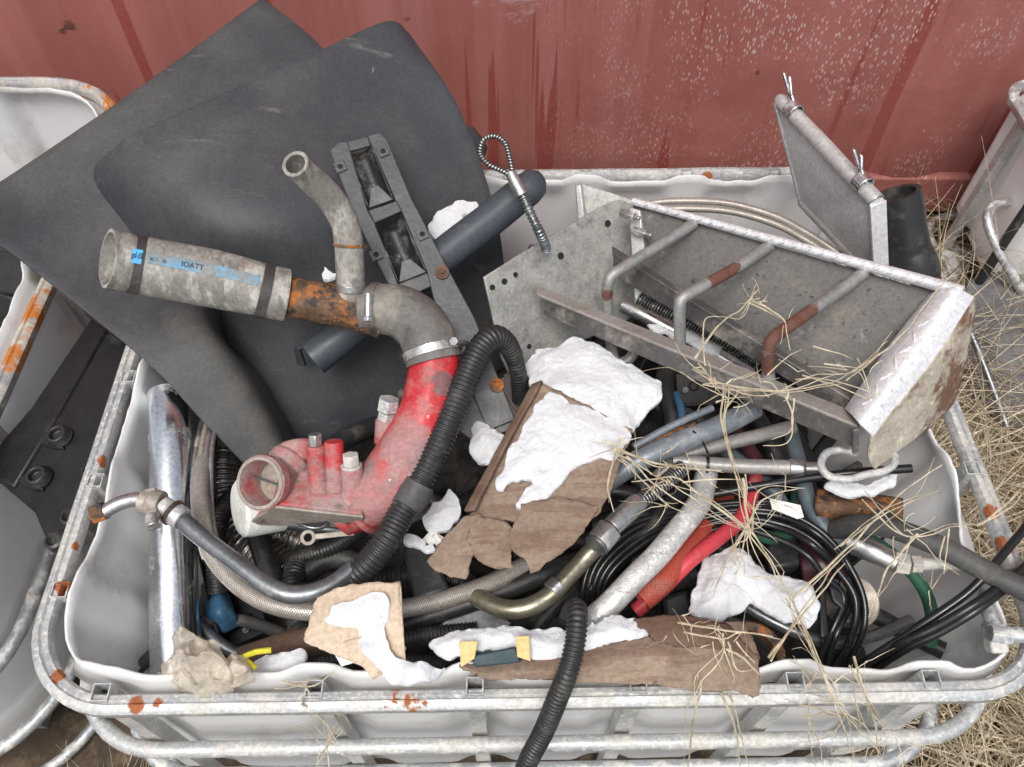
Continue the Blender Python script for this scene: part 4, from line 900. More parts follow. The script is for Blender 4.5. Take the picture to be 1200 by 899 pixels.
# right hand cluster
hose_('steel_pipe', 'pipe_grey', 'grey steel pipe running up from the cardboard under the step', 'pipe', [(690, 580, .60), (740, 545, .645), (790, 522, .655), (850, 496, .66), (885, 478, .66)], .0155, 22, .02)
hose_('steel_pipe', 'pipe_grey', 'thin steel rod lying just above the grey steel pipe', 'pipe', [(742, 524, .655), (790, 498, .665), (835, 478, .67)], .0055, 12, .02)
hose_('steel_pipe', 'rusty_steel', 'rusty dark rod between the two grey pipes near the cardboard', 'pipe', [(735, 540, .64), (770, 518, .65), (815, 500, .65)], .008, 12, .02)
hose_('braided_hose', 'braid_fine', 'braided steel hose curving under the step, with a black tie round it', 'hose', [(770, 560, .60), (800, 535, .615), (845, 522, .62), (885, 512, .62), (930, 500, .62)], .0105, 18, .006)
t = thing('braided_hose', W(860, 548, .63), 'straight braided steel hose with a silver end fitting below the step', 'hose')
g = G(); tube(g, Wp((788, 540, .63), (850, 546, .632), (928, 548, .635)), .0108, 18, .01); build('hose', g, 'braid_fine', t, ang=60)
g = G(); tube(g, Wp((924, 548, .635), (940, 549, .636), (942, 549, .636), (966, 550, .637)), [.0128, .0128, .0098, .0098], 18, straight=True); build('fitting', g, 'steel', t, bevel=.001)
g = G(); ring(g, W(828, 545, .631), Vector((1, -.1, 0)), .0112, .004, .002); tube(g, Wp((830, 532, .65), (822, 515, .665), (812, 505, .675)), .0016, 6); build('cable_tie', g, 'cable', t)
t = thing('threaded_fitting_hose', W(735, 600, .66), 'steel hose ending in a large hex nut beside the cardboard', 'hose fitting')
g = G(); tube(g, Wp((745, 592, .66), (775, 570, .655), (800, 548, .65)), .0115, 18, .01); build('hose', g, 'spiral', t, ang=60)
g = G(); tube(g, Wp((716, 619, .665), (728, 607, .664), (745, 592, .661), (750, 588, .66)), [.0140, .0145, .0145, .0125], 18, straight=True); build('collar', g, 'steel', t, bevel=.001)
g = G(); tube(g, Wp((700, 638, .668), (714, 621, .666)), .0195, 6, straight=True, hollow=.0055); build('hex_nut', g, 'steel', t, bevel=.002)
g = G(); tube(g, Wp((698, 640, .668), (708, 628, .667)), .0168, 24, straight=True, hollow=.0035); build('thread_sleeve', g, 'steel_dark', t, bevel=.001)
t = thing('bent_pipe', W(630, 700, .6), 'hooked steel pipe curving up below the cardboard to the hex nut', 'pipe')
g = G(); tube(g, Wp((700, 640, .63), (684, 655, .62), (664, 676, .615), (645, 697, .61), (618, 712, .605), (592, 714, .60), (566, 704, .59), (548, 692, .57)), .0125, 20, .006); build('pipe', g, 'steel_gold', t, ang=60)
g = G(); a, b = W(656, 684, .613), W(646, 694, .611); tube(g, [a, b], .0142, 20, straight=True); build('ferrule', g, 'steel', t, bevel=.0015)
t = thing('foil_hose', W(760, 650, .63), 'silver foil wrapped hose running up from the front snow', 'hose')
g = G(); tube(g, Wp((680, 742, .60), (706, 716, .62), (740, 682, .63), (775, 645, .635), (803, 612, .635), (820, 586, .63), (828, 556, .61)), .0162, 24, .006, lump=.05); build('hose', g, 'foil', t, ang=60)
hose_('red_hose', 'red_hose', 'thick reinforced brick red hose beside the foil hose', 'hose', [(752, 704, .60), (775, 682, .605), (805, 648, .60), (830, 615, .58), (850, 585, .55)], .0155, 22, .008, hollow=.003)
hose_('red_hose', 'pink_hose', 'thinner smooth pinkish red hose crossing the thick red one', 'hose', [(745, 716, .575), (775, 690, .595), (810, 656, .61), (845, 628, .61), (870, 606, .605), (884, 570, .59), (888, 545, .57)], .0105, 18, .008)
for k in range(5):
    o = 6 * k; hose_('black_cable', 'cable', 'thin black cable coiled left of the foil hose', 'cable', [(684 + o, 745, .50), (682 + o, 700, .55), (695 + o, 655 + o * .5, .575), (735 + o, 617 + o * .7, .585), (790, 600 + o * .8, .585), (850, 590 + o * .6, .59), (910, 588 + o * .5, .60)], .0048, 10, .01, group='black cable coils left of the foil hose')
for k in range(5):
    o = (0, 5, 14, 19, 33)[k]; wv = (0, .012, -.006, .02, .004)[k]; hose_('black_cable', 'cable', 'thin black cable looping right round the snow and the dark parts', 'cable', [(800, 610 + o * .6, .585), (860, 598 + o * .6, .60), (915, 600 + o, .61), (958 - o * .3, 620 + o, .61 + wv), (990 - o * .8 + wv * 200, 655 + o * .6, .60), (1012 - o * .7, 700, .585 - wv), (1010 - o * 1.1 - wv * 500, 745, .56), (985 - o, 790, .50)], .0046, 10, .01, group='black cable loops right of the snow')
hose_('flat_hose', 'teal_hose', 'blue grey hose coming down from under the step end', 'hose', [(925, 500, .60), (936, 545, .61), (948, 590, .605), (970, 622, .60), (1000, 640, .59), (1035, 655, .58)], .0115, 18, .01)
hose_('flat_hose', 'green_hose', 'short green hose piece above the big snow heap', 'hose', [(868, 590, .56), (880, 618, .57), (905, 630, .575), (930, 615, .57), (935, 570, .56)], .010, 16, .01)
t = thing('green_hose', W(1050, 660, .6), 'green hose with a crimped silver collar and rusty nut against the right wall', 'hose')
g = G(); tube(g, Wp((905, 598, .57), (960, 612, .585), (1020, 632, .60), (1058, 660, .60), (1082, 690, .58), (1092, 722, .555), (1090, 755, .52)), .0088, 18, .01); build('hose', g, 'green_hose', t, ang=60)
g = G(); tube(g, Wp((993, 634, .625), (1010, 640, .628), (1030, 650, .63), (1050, 660, .632)), [.0105, .0135, .0145, .0135], 20, .006, prof=lambda s, L: 1 + .05 * math.sin(s * 900)); build('collar', g, 'steel', t)
g = G(); tube(g, Wp((1048, 659, .633), (1064, 661, .634)), .0155, 6, straight=True); tube(g, Wp((1066, 661, .634), (1078, 661, .634)), .0125, 6, straight=True); build('nut', g, 'galv_rusty', t, bevel=.001)
g = G(); tube(g, Wp((1076, 661, .634), (1110, 660, .638), (1150, 668, .645), (1180, 690, .65)), .0085, 16, .01); build('pipe', g, 'galv_dirty', t, ang=60)
hose_('rubber_hose', 'rubber_grey', 'thick worn black hose running out over the right rim', 'hose', [(940, 632, .53), (975, 622, .60), (1010, 615, .65), (1050, 621, .672), (1100, 640, .68), (1160, 672, .675), (1230, 708, .66), (1320, 780, .50), (1370, 900, .05)], [.013, .0135, .0140, .0140, .0140, .0140, .0140, .0140, .0140], 22, .01)
for k, pts in enumerate(([(985, 800, .52), (1020, 772, .57), (1075, 735, .62), (1130, 698, .655), (1165, 662, .68), (1200, 620, .68), (1230, 580, .66), (1320, 560, .50), (1400, 640, .05)],
                         [(1000, 790, .50), (1050, 757, .60), (1100, 733, .64), (1150, 703, .67), (1200, 665, .66), (1240, 630, .62), (1320, 640, .45), (1390, 700, .04)],
                         [(1008, 798, .50), (1056, 763, .595), (1105, 739, .635), (1153, 709, .665), (1200, 672, .655), (1240, 640, .62), (1325, 655, .42), (1380, 740, .04)])):
    hose_('black_cable', 'cable', ('upper thin black cable running out over the right rim', 'middle black cable running out over the right rim below the thick hose', 'lowest black cable running out over the right rim')[k], 'cable', pts, .0055, 12, .01, group='black cables over the right rim')
hose_('black_tube', 'cable', 'straight thin black tube ending below the S hook', 'tube', [(820, 582, .60), (900, 568, .62), (980, 556, .655), (1068, 549, .67)], .0062, 14, .02)
g = G(); tube(g, Wp((1004, 531, .70), (985, 527, .70), (968, 531, .70), (962, 545, .70), (972, 558, .70), (994, 562, .70), (1016, 556, .70), (1036, 552, .70), (1048, 543, .70), (1046, 530, .70), (1034, 526, .70), (1024, 532, .70)), .0052, 14, .004); build('s_hook', g, 'galv_dirty', label='bent grey steel S hook lying below the end of the step', cat='hook', ang=60)
g = G(); patch(g, [Wp((958, 574, .62), (1000, 577, .62), (1058, 585, .62)), Wp((955, 592, .632), (1000, 596, .634), (1058, 602, .632)), Wp((957, 610, .60), (1000, 614, .60), (1056, 620, .60))], 6); build('rusty_sleeve', g, 'rusty_steel', label='rusty brown steel sleeve under the snow at the right', cat='sleeve', solid=.004)
# clamp at right rim
t = thing('pipe_clamp', W(1150, 740, .64), 'grey pipe with a clamp at the right front corner of the cage', 'clamp')
g = G(); tube(g, Wp((1158, 672, .60), (1156, 700, .62), (1162, 725, .64), (1176, 742, .645), (1230, 744, .645)), .0095, 16, .008); build('pipe', g, 'galv', t, ang=60)
g = G(); bar(g, W(1164, 730, .645), W(1168, 765, .63), .022, .02); build('clamp_body', g, 'galv_dirty', t, bevel=.003)
g = G(); tube(g, Wp((1160, 742, .658), (1185, 746, .658)), .011, 6, straight=True); build('bolt', g, 'galv', t, bevel=.001)
# left-front corner pieces and dark parts in the gap
g = G(); patch(g, [Wp((240, 700, .47), (255, 690, .485), (268, 697, .47)), Wp((238, 722, .48), (258, 715, .50), (275, 720, .48)), Wp((246, 738, .46), (262, 742, .47), (279, 734, .46))], 8, .002, 60); build('blue_scrap', g, 'blue_plastic', label='small blue rounded plastic cap in the dark gap at left', cat='cap', solid=.004)
hose_('brown_tube', 'cardboard_wet', 'brown cardboard tube lying along the front wall', 'tube', [(285, 775, .53), (340, 757, .54), (400, 745, .54), (450, 740, .53)], .020, 22, .02, lump=.05)
hose_('corrugated_hose', 'rubber', 'thin black ribbed hose beside the paper box at the front', 'hose', [(300, 800, .57), (340, 792, .575), (390, 775, .575), (440, 758, .575), (500, 745, .57), (560, 738, .56)], .0118, 18, .0012, prof=corr(.0052, .14))
hose_('corrugated_hose', 'rubber', 'black ribbed hose showing just behind the snow on the front box', 'hose', [(440, 770, .55), (480, 776, .57), (520, 782, .57)], .0125, 18, .0012, prof=corr(.0052, .14))
hose_('rubber_hose', 'rubber', 'black hose running beneath the braided hose in the middle', 'hose', [(440, 745, .54), (500, 722, .56), (570, 700, .565), (640, 672, .565), (700, 650, .55)], .014, 18, .01)
hose_('rubber_hose', 'rubber', 'black hose end beside the bottom of the foil hose', 'hose', [(640, 690, .50), (690, 700, .53), (735, 740, .55), (770, 760, .53)], .016, 18, .01)
hose_('corrugated_hose', 'rubber', 'black ribbed hose crossing under the ring link', 'hose', [(345, 655, .52), (390, 640, .55), (440, 610, .57), (480, 600, .56)], .013, 18, .0012, prof=corr(.0052, .14))
hose_('rubber_hose', 'rubber', 'black hose looping under the bent pipe at left', 'hose', [(330, 720, .48), (350, 680, .51), (385, 655, .53), (420, 660, .53), (440, 690, .50)], .015, 18, .01)
for (pts, lab) in ((((470, 640, .60), (500, 632, .60), (528, 690, .60), (486, 706, .60)), 'worn black rubber block beside the cardboard flaps'),
                   (((898, 618, .57), (935, 620, .57), (940, 662, .57), (902, 668, .57)), 'black square part above the big snow heap'),
                   (((776, 700, .555), (806, 690, .555), (818, 735, .55), (784, 742, .55)), 'black rubber block below the red hoses')):
    g = G(); slab(g, Wp(*pts), .03); build('rubber_block', g, 'rubber', label=lab, cat='rubber block', bevel=.006)
g = G(); patch(g, [Wp((935, 632, .56), (965, 628, .57), (992, 650, .56)), Wp((938, 660, .57), (968, 655, .585), (995, 675, .57)), Wp((942, 690, .55), (970, 692, .56), (995, 700, .54))], 8); build('maroon_cover', g, 'maroon', label='dark maroon plastic cover inside the cable loops', cat='cover', solid=.004)
g = G(); c = W(1000, 705, .55); lathe(g, c, Vector((.2, -.3, 1)), [(-.02, .034), (.01, .034), (.012, .031), (.006, .018), (-.02, .018)], 28); build('round_flange', g, 'cast_alloy', label='round metal flange with an open centre inside the cable loops', cat='flange', ang=30)
g = G(); slab(g, Wp((958, 672, .595), (966, 670, .595), (972, 745, .59), (962, 748, .59)), .01); slab(g, Wp((968, 674, .59), (985, 678, .59), (992, 718, .58), (976, 704, .585)), .008); build('black_clip', g, 'black_plastic', label='black plastic clip right of the big snow heap', cat='clip', bevel=.003)
g = G(); c = W(880, 770, .57); lathe(g, c, Vector((0, -.2, 1)), [(-.02, .045), (0, .046), (.004, .043), (0, .034), (-.02, .033)], 32); build('rusty_ring', g, 'rusty_steel', label='rusty brown steel ring at the end of the front cardboard', cat='ring', ang=30)
g = G(); slab(g, Wp((500, 742, .555), (560, 700, .56), (600, 730, .555), (575, 765, .55), (520, 770, .55)), .01); build('grey_plate', g, 'steel_dark', label='flat grey plate lying behind the front snow', cat='plate', bevel=.002)
for k, (pts, m_, lab) in enumerate((
    (((748, 350, 1.34), (795, 372, 1.32), (850, 400, 1.30), (890, 425, 1.30)), 'spiral', 'steel spring bar under the bars of the step'),
    (((600, 470, 1.33), (625, 500, 1.34), (650, 530, 1.36)), 'braid', 'ribbed hose coils at the foot of the step plate'))):
    hose_('spring_rod', m_, lab, 'rod', pts, .012, 16, .0015, dd=True, prof=corr(.006, .2))
g = G()
for k in range(4): tube(g, Wp((596 - 3 * k, 436 + 4 * k, .545), (604 - 3 * k, 462 + 4 * k, .55), (622, 486 + 6 * k, .55), (650, 500 + 6 * k, .54)), .004, 10, .008)
build('hose_coil', g, 'braid', label='coil of thin beige hose under the corner of the step plate', cat='hose')
hose_('blue_hose', 'blue_plastic', 'short blue hose seen through the gap under the step', 'hose', [(793, 462, .56), (799, 485, .58), (798, 510, .56)], .0065, 16, .01)
hose_('steel_pipe', 'steel', 'steel tube under the middle rod of the step', 'pipe', [(730, 358, .60), (765, 375, .60), (830, 410, .58), (880, 440, .56)], .012, 16, .01)
hose_('teal_hose', 'teal_hose', 'dull blue hose lying in the gap under the step', 'hose', [(840, 520, .56), (870, 545, .57), (905, 575, .57), (925, 610, .55)], .012, 16, .01)
hose_('rubber_hose', 'maroon', 'dark red hose in the gap under the step end', 'hose', [(860, 505, .57), (880, 530, .58), (895, 560, .58)], .011, 16, .01)
hose_('rubber_hose', 'rubber', 'black hose in the gap left of the foil hose', 'hose', [(690, 690, .55), (730, 650, .57), (770, 610, .58), (800, 575, .57)], .0125, 16, .01)
hose_('rubber_hose', 'rubber_grey', 'dusty hose under the black coils beside the foil hose', 'hose', [(712, 702, .565), (745, 665, .578), (780, 630, .58)], .008, 16, .01)

# ------------------------------------------------------------------ cardboard, paper, film
t = thing('cardboard_box', W(640, 560, .66), 'torn brown corrugated cardboard box piece lying under snow in the middle', 'cardboard')
g = G(); patch(g, [Wp((632, 448, .690), (690, 478, .690), (742, 505, .690)), Wp((596, 515, .685), (660, 530, .690), (722, 560, .695)), Wp((570, 570, .680), (635, 580, .690), (702, 600, .695)), Wp((545, 612, .680), (600, 612, .690), (675, 628, .69))], 16, .004, 22, tear=.0028)
build('sheet', g, 'cardboard', t, solid=.005, ang=80)
g = G(); patch(g, [Wp((624, 452, .692), (636, 447, .697)), Wp((588, 520, .690), (598, 514, .697)), Wp((545, 600, .685), (556, 598, .694))], 6, .001, 40); build('folded_edge', g, 'cardboard_wet', t, solid=.006, ang=80)
g = G(); patch(g, [Wp((612, 592, .700), (660, 584, .703), (702, 596, .704)), Wp((600, 620, .702), (642, 624, .710), (678, 630, .706)), Wp((592, 636, .700), (612, 654, .708), (624, 673, .704))], 14, .0025, 30, tear=.0028); build('flap', g, 'cardboard', t, solid=.004, ang=80)
g = G(); patch(g, [Wp((560, 606, .692), (588, 610, .698), (604, 622, .70)), Wp((548, 628, .694), (575, 640, .702), (600, 652, .70)), Wp((556, 650, .690), (574, 664, .698), (600, 666, .694))], 14, .003, 26, tear=.0028); build('flap', g, 'cardboard', t, solid=.004, ang=80)
g = G(); patch(g, [Wp((546, 606, .684), (562, 604, .688), (574, 612, .69)), Wp((520, 634, .680), (544, 638, .688), (560, 640, .69)), Wp((498, 658, .674), (522, 672, .682), (545, 678, .684))], 12, .003, 30, tear=.0028); build('flap', g, 'cardboard', t, solid=.004, ang=80)
t = thing('cardboard_sheet', W(720, 780, .66), 'long flattened brown cardboard sheet lying along the front rim', 'cardboard')
g = G(); patch(g, [Wp((540, 780, .645), (600, 776, .650), (680, 762, .655), (760, 748, .66), (820, 736, .66), (872, 730, .655)), Wp((560, 790, .652), (620, 788, .656), (690, 778, .662), (770, 768, .668), (830, 762, .668), (888, 765, .662)), Wp((576, 796, .650), (640, 797, .650), (710, 799, .655), (780, 803, .660), (840, 808, .662), (890, 815, .655))], 14, .005, 22, tear=.003); build('sheet', g, 'cardboard', t, solid=.005, ang=80)
g = G(); patch(g, [Wp((740, 724, .66), (790, 722, .664), (850, 730, .66)), Wp((760, 742, .668), (810, 740, .672), (870, 752, .668)), Wp((770, 756, .666), (820, 758, .670), (892, 772, .664))], 12, .004, 26, 3, tear=.003); build('flap', g, 'cardboard_wet', t, solid=.004, ang=80)
t = thing('paper_box', W(420, 740, .66), 'tan paper box torn open with a white printed label, leaning at the front', 'box')
g = G(); patch(g, [Wp((372, 700, .690), (410, 686, .697), (468, 682, .700)), Wp((364, 730, .690), (415, 724, .694), (470, 725, .700)), Wp((360, 752, .684), (408, 750, .690), (472, 760, .69)), Wp((412, 772, .676), (440, 790, .676), (474, 782, .684))], 14, .003, 26, tear=.0028); build('sheet', g, 'paper_card', t, solid=.003, ang=80)
g = G(); patch(g, [Wp((468, 682, .700), (471, 730, .702), (474, 774, .69)), Wp((460, 690, .66), (462, 735, .66), (466, 776, .65))], 6, .001, 30); build('side', g, 'paper_card', t, solid=.003)
g = G(); patch(g, [Wp((402, 752, .693), (424, 746, .695)), Wp((420, 775, .688), (440, 765, .69)), Wp((438, 796, .672), (452, 788, .676))], 6, .001, 30); build('torn_flap', g, 'paper_card', t, solid=.003)
g = G(); LP_ = plane(W(386, 752, .684), W(408, 750, .684), W(412, 778, .672)); slab(g, [onp(*p, LP_) for p in ((384, 752), (404, 748), (424, 774), (400, 781))], .001); lb = build('label_paper', g, 'white_paper', t)
vs, fs = textmesh('F', .011); g = G(); o0 = onp(392, 757, LP_); ux = (onp(402, 755, LP_) - o0).normalized(); ln = LP_[1] if LP_[1].dot(CP - o0) > 0 else -LP_[1]; uy = ln.cross(ux); g.add([o0 + ux * v.x + uy * v.y + ln * .0008 for v in vs], fs)
vs, fs = textmesh('IIIII', .005); o1 = onp(402, 773, LP_); g.add([o1 + ux * v.x + uy * v.y + ln * .0008 for v in vs], fs); build('lettering', g, 'ink', lb, flat=True)
t = thing('carton', W(590, 765, .67), 'dark teal carton with two yellow end flaps poking from the front snow', 'carton')
g = G(); slab(g, Wp((552, 768, .668), (604, 758, .672), (610, 776, .668), (556, 782, .664)), .02); build('body', g, 'dark_teal', t, bevel=.002)
for q in (((538, 752, .678), (560, 751, .680), (556, 772, .672), (540, 782, .668)), ((604, 746, .680), (620, 745, .680), (622, 775, .672), (606, 770, .672))):
    g = G(); slab(g, Wp(*q), .003); build('end_flap', g, 'yellow_card', t, bevel=.0008)
# crumpled film
g = G(); random.seed(3)
rows = [Wp((208, 738, .625), (225, 742, .66), (250, 750, .665), (262, 770, .655)), Wp((196, 765, .63), (222, 764, .67), (245, 772, .685), (272, 782, .665)), Wp((188, 785, .625), (215, 792, .665), (240, 792, .68), (275, 795, .67)), Wp((190, 800, .61), (220, 808, .645), (240, 815, .65), (268, 806, .648))]
patch(g, rows, 14, .0, 10)
for v in g.v:
    k = (.5 - abs(nz(v, 16, 2))) ** 2 * .10 + (.5 - abs(nz(v, 42, 5))) ** 3 * .10 - .018; v += Vector((nz(v, 30, 8) * .006, nz(v, 30, 11) * .006, k - .006))
build('plastic_film', g, 'film', label='crumpled translucent tan plastic film at the front left of the rim', cat='plastic film', solid=.0004, ang=20)
g = G(); patch(g, [Wp((262, 775, .64), (275, 768, .66), (290, 770, .65)), Wp((260, 790, .65), (278, 785, .68), (298, 788, .66)), Wp((265, 806, .64), (280, 806, .655), (300, 800, .64))], 10)
for v in g.v: v.z += abs(nz(v, 50, 5)) * .02; v.x += nz(v, 60) * .006
build('plastic_film', g, 'film', label='small crumpled tan film scrap right of the bigger one', cat='plastic film', solid=.0004, ang=20)
g = G(); tube(g, Wp((285, 770, .655), (300, 764, .662), (318, 762, .662)), .0035, 8); tube(g, Wp((284, 782, .655), (292, 776, .66), (300, 783, .66)), .003, 8); build('yellow_strap', g, 'yellow', label='bright yellow plastic loop beside the crumpled film', cat='strap')
g = G(); slab(g, Wp((902, 584, .63), (938, 592, .63), (942, 606, .628), (935, 608, .628), (905, 596, .63)), .002); build('white_tag', g, 'white_paper', label='white paper tag on the black cables under the step', cat='tag')
g = G(); tube(g, Wp((500, 640, .58), (512, 630, .60), (520, 660, .59)), .006, 8); slab(g, Wp((506, 620, .60), (520, 630, .60), (505, 640, .60), (495, 632, .60)), .002); build('white_scrap', g, 'white_paper', label='small white plastic scrap left of the cardboard flaps', cat='scrap')

# ------------------------------------------------------------------ snow
def inside(p, poly):
    c = False; n = len(poly)
    for i in range(n):
        a, b = poly[i], poly[i - 1]
        if (a[1] > p[1]) != (b[1] > p[1]) and p[0] < (b[0] - a[0]) * (p[1] - a[1]) / (b[1] - a[1]) + a[0]: c = not c
    return c
def dist(p, poly):
    m = 9
    for i in range(len(poly)):
        ax, ay = poly[i - 1][:2]; bx, by = poly[i][:2]; dx_, dy_ = bx - ax, by - ay; l = dx_ * dx_ + dy_ * dy_
        t_ = 0 if l == 0 else max(0, min(1, ((p[0] - ax) * dx_ + (p[1] - ay) * dy_) / l)); m = min(m, math.hypot(p[0] - ax - t_ * dx_, p[1] - ay - t_ * dy_))
    return m
def snow(label, pts, h, st=.0026, seed=0, rough=1.0, group=None, holes=0):
    P = [W(*p) if p[2] < 1.0 else D(*p) for p in pts]; xs = [p.x for p in P]; ys = [p.y for p in P]; g = G(); top = {}; n = 0
    nx = int((max(xs) - min(xs) + .02) / st) + 1; ny = int((max(ys) - min(ys) + .02) / st) + 1; x0 = min(xs) - .01; y0 = min(ys) - .01
    val = {}
    for i in range(nx + 1):
        for j in range(ny + 1):
            x, y = x0 + i * st, y0 + j * st
            q = (x + .008 * rough * nz((x, y, seed), 40) + .004 * nz((x, y, seed), 160), y + .008 * rough * nz((x, y, seed + 5), 40) + .004 * nz((x, y, seed + 3), 160))
            if not inside(q, P): continue
            d = dist(q, P); sw = sz = 0
            for p in P:
                w_ = 1 / (1e-5 + (p.x - x) ** 2 + (p.y - y) ** 2) ** 1.2; sw += w_; sz += w_ * p.z
            hh = h * (1 - math.exp(-(d / .020) ** 1.5)) * (1 + .55 * nz((x, y, seed), 18) + .12 * nz((x, y, seed), 60)) + .0012 * nz((x, y, seed), 190) + .0008 * nz((x, y, 1), 420)
            if holes and nz((x, y, seed + 7), 45) > holes and d > .0: continue
            val[i, j] = (Vector((x, y, sz / sw + max(hh, .0006))), Vector((x, y, sz / sw - .006)))
    for k, (a, b) in val.items(): top[k] = n; g.v += [a, b]; n += 2
    edges = {}
    for (i, j) in val:
        q = [(i, j), (i + 1, j), (i + 1, j + 1), (i, j + 1)]
        if all(k in top for k in q):
            g.f.append(tuple(top[k] for k in q)); g.f.append(tuple(top[k] + 1 for k in q[::-1]))
            for a, b in zip(q, q[1:] + q[:1]): edges[(top[a], top[b])] = 1
    nb = {}
    for (a, b) in edges:
        if (b, a) not in edges: g.f.append((b, a, a + 1, b + 1)); nb.setdefault(a, []).append(b); nb.setdefault(b, []).append(a)
    for it in range(4):
        new = {a: (g.v[a] * .4 + sum((g.v[b] for b in l), Vector()) / len(l) * .6) for a, l in nb.items()}
        for a, p in new.items(): dz = g.v[a + 1].z; g.v[a] = Vector((p.x, p.y, g.v[a].z)); g.v[a + 1] = Vector((p.x, p.y, dz))
    build('snow_patch', g, 'snow', label=label, cat='snow', group=group, ang=80)
snow('thick white snow lying on the torn cardboard box in the middle', [(642, 458, .695), (700, 482, .695), (738, 500, .695), (742, 514, .695), (722, 535, .70), (700, 540, .70), (668, 556, .70), (645, 585, .70), (620, 598, .70), (600, 592, .70), (616, 572, .70), (628, 560, .70), (600, 568, .695), (580, 576, .69), (580, 560, .69), (610, 500, .695)], .009, seed=1)
snow('large snow patch behind the torn cardboard box, under the step', [(612, 432, .655), (625, 410, .66), (655, 405, .66), (675, 394, .66), (700, 402, .665), (735, 425, .67), (780, 448, .67), (776, 468, .67), (752, 492, .67), (742, 510, .68), (700, 486, .69), (650, 462, .69), (622, 452, .67)], .012, seed=2)
snow('big snow heap right of the red hoses', [(822, 655, .595), (850, 640, .60), (880, 648, .605), (900, 672, .605), (930, 676, .605), (955, 685, .605), (962, 712, .60), (950, 735, .60), (922, 730, .60), (900, 718, .60), (880, 706, .60), (868, 722, .60), (850, 730, .60), (815, 728, .60), (805, 715, .60), (812, 690, .60)], .022, seed=3)
snow('long snow strip on the front cardboard behind the rim', [(498, 758, .645), (520, 740, .65), (560, 732, .655), (620, 734, .655), (660, 738, .66), (690, 732, .66), (720, 718, .66), (745, 724, .66), (765, 748, .66), (745, 758, .66), (712, 758, .66), (680, 768, .66), (640, 776, .66), (622, 774, .66), (600, 760, .655), (560, 765, .655), (545, 775, .655), (520, 772, .65)], .014, seed=4)
snow('snow on the tan paper box at the front left', [(378, 728, .70), (394, 708, .705), (430, 690, .71), (456, 696, .71), (461, 722, .70), (452, 738, .702), (458, 752, .702), (464, 768, .698), (490, 775, .68), (522, 780, .665), (520, 795, .66), (480, 806, .672), (456, 804, .682), (440, 785, .694), (426, 765, .700), (410, 748, .69), (392, 742, .69)], .008, seed=5)
snow('snow beside the yellow loop at the front left', [(292, 778, .62), (310, 768, .62), (345, 762, .62), (368, 762, .615), (362, 778, .615), (335, 786, .615), (312, 796, .615), (298, 798, .615)], .012, seed=6)
snow('snow on the panel above the slate tube', [(499, 262, 1.335), (515, 245, 1.345), (535, 234, 1.355), (556, 234, 1.36), (566, 240, 1.36), (556, 252, 1.35), (530, 268, 1.33), (514, 286, 1.315), (505, 280, 1.32)], .006, .0025, seed=7)
snow('small snow dab behind the branch pipe', [(374, 322, 1.235), (380, 313, 1.24), (388, 312, 1.24), (396, 322, 1.235), (390, 329, 1.23), (378, 329, 1.23)], .006, .002, seed=8)
snow('snow in the gap between the black bracket and the cardboard', [(548, 500, .63), (562, 490, .635), (580, 500, .64), (597, 515, .64), (590, 540, .64), (570, 545, .64), (552, 540, .63)], .008, seed=9)
snow('snow on the dark scrap below the thick corrugated hose', [(492, 606, .60), (510, 588, .60), (530, 570, .60), (542, 590, .60), (540, 610, .60), (520, 620, .60), (498, 625, .60)], .006, seed=10)
snow('small snow cap on the black rubber block', [(466, 634, .607), (480, 626, .607), (500, 632, .607), (502, 642, .607), (485, 648, .607), (472, 642, .607)], .006, .0025, seed=11)
snow('icy snow below the end of the step at the right', [(958, 566, .655), (985, 564, .66), (1010, 566, .66), (1040, 556, .66), (1058, 550, .66), (1050, 572, .66), (1030, 582, .66), (1000, 583, .66), (975, 576, .655)], .010, seed=12)
snow('snow seen between the rods under the step', [(745, 368, .60), (770, 362, .60), (820, 385, .60), (850, 405, .60), (838, 418, .60), (800, 400, .60), (760, 385, .60)], .012, seed=13)
snow('wet snow patch on the ground in front of the container', [(1085, 292, .02), (1120, 286, .02), (1148, 296, .02), (1136, 312, .02), (1120, 335, .02), (1088, 345, .02), (1080, 320, .02)], .02, .006, seed=14)
snow('small snow bit on the rubber part below the thick hose', [(487, 640, .615), (506, 636, .615), (514, 646, .615), (500, 652, .615)], .005, .0025, seed=16)
snow('snow on the scrap inside the left tote', [(36, 326, .50), (50, 322, .50), (55, 345, .50), (44, 375, .50), (34, 370, .50)], .01, .004, seed=17)

# ------------------------------------------------------------------ scrap in the left tote, dark sheet at the right
def box_piece(name, pts, th, m, label, cat):
    g = G(); slab(g, Wp(*pts), th); build(name, g, m, label=label, cat=cat, bevel=.003)
box_piece('plastic_tray', ((-20, 290, .56), (18, 296, .56), (45, 322, .55), (30, 350, .52), (-20, 340, .52)), .01, 'black_plastic', 'black plastic tray in the left tote under the grey panel', 'tray')
box_piece('plastic_tray', ((-20, 338, .55), (20, 352, .55), (40, 372, .53), (25, 385, .5), (-20, 372, .5)), .01, 'rubber', 'second black plastic piece in the left tote', 'tray')
box_piece('cardboard_scrap', ((-20, 384, .54), (22, 392, .54), (20, 410, .53), (-20, 408, .52)), .005, 'cardboard_wet', 'brown cardboard scrap in the left tote', 'cardboard')
box_piece('wood_scrap', ((-20, 420, .53), (10, 428, .53), (8, 442, .53), (-20, 440, .52)), .012, 'wood', 'split wooden board piece in the left tote', 'wood')
hose_('black_cable', 'cable', 'black cable lying across the scrap in the left tote', 'cable', [(-20, 372, .57), (10, 380, .57), (40, 378, .57), (52, 360, .55)], .006, 12, .01)
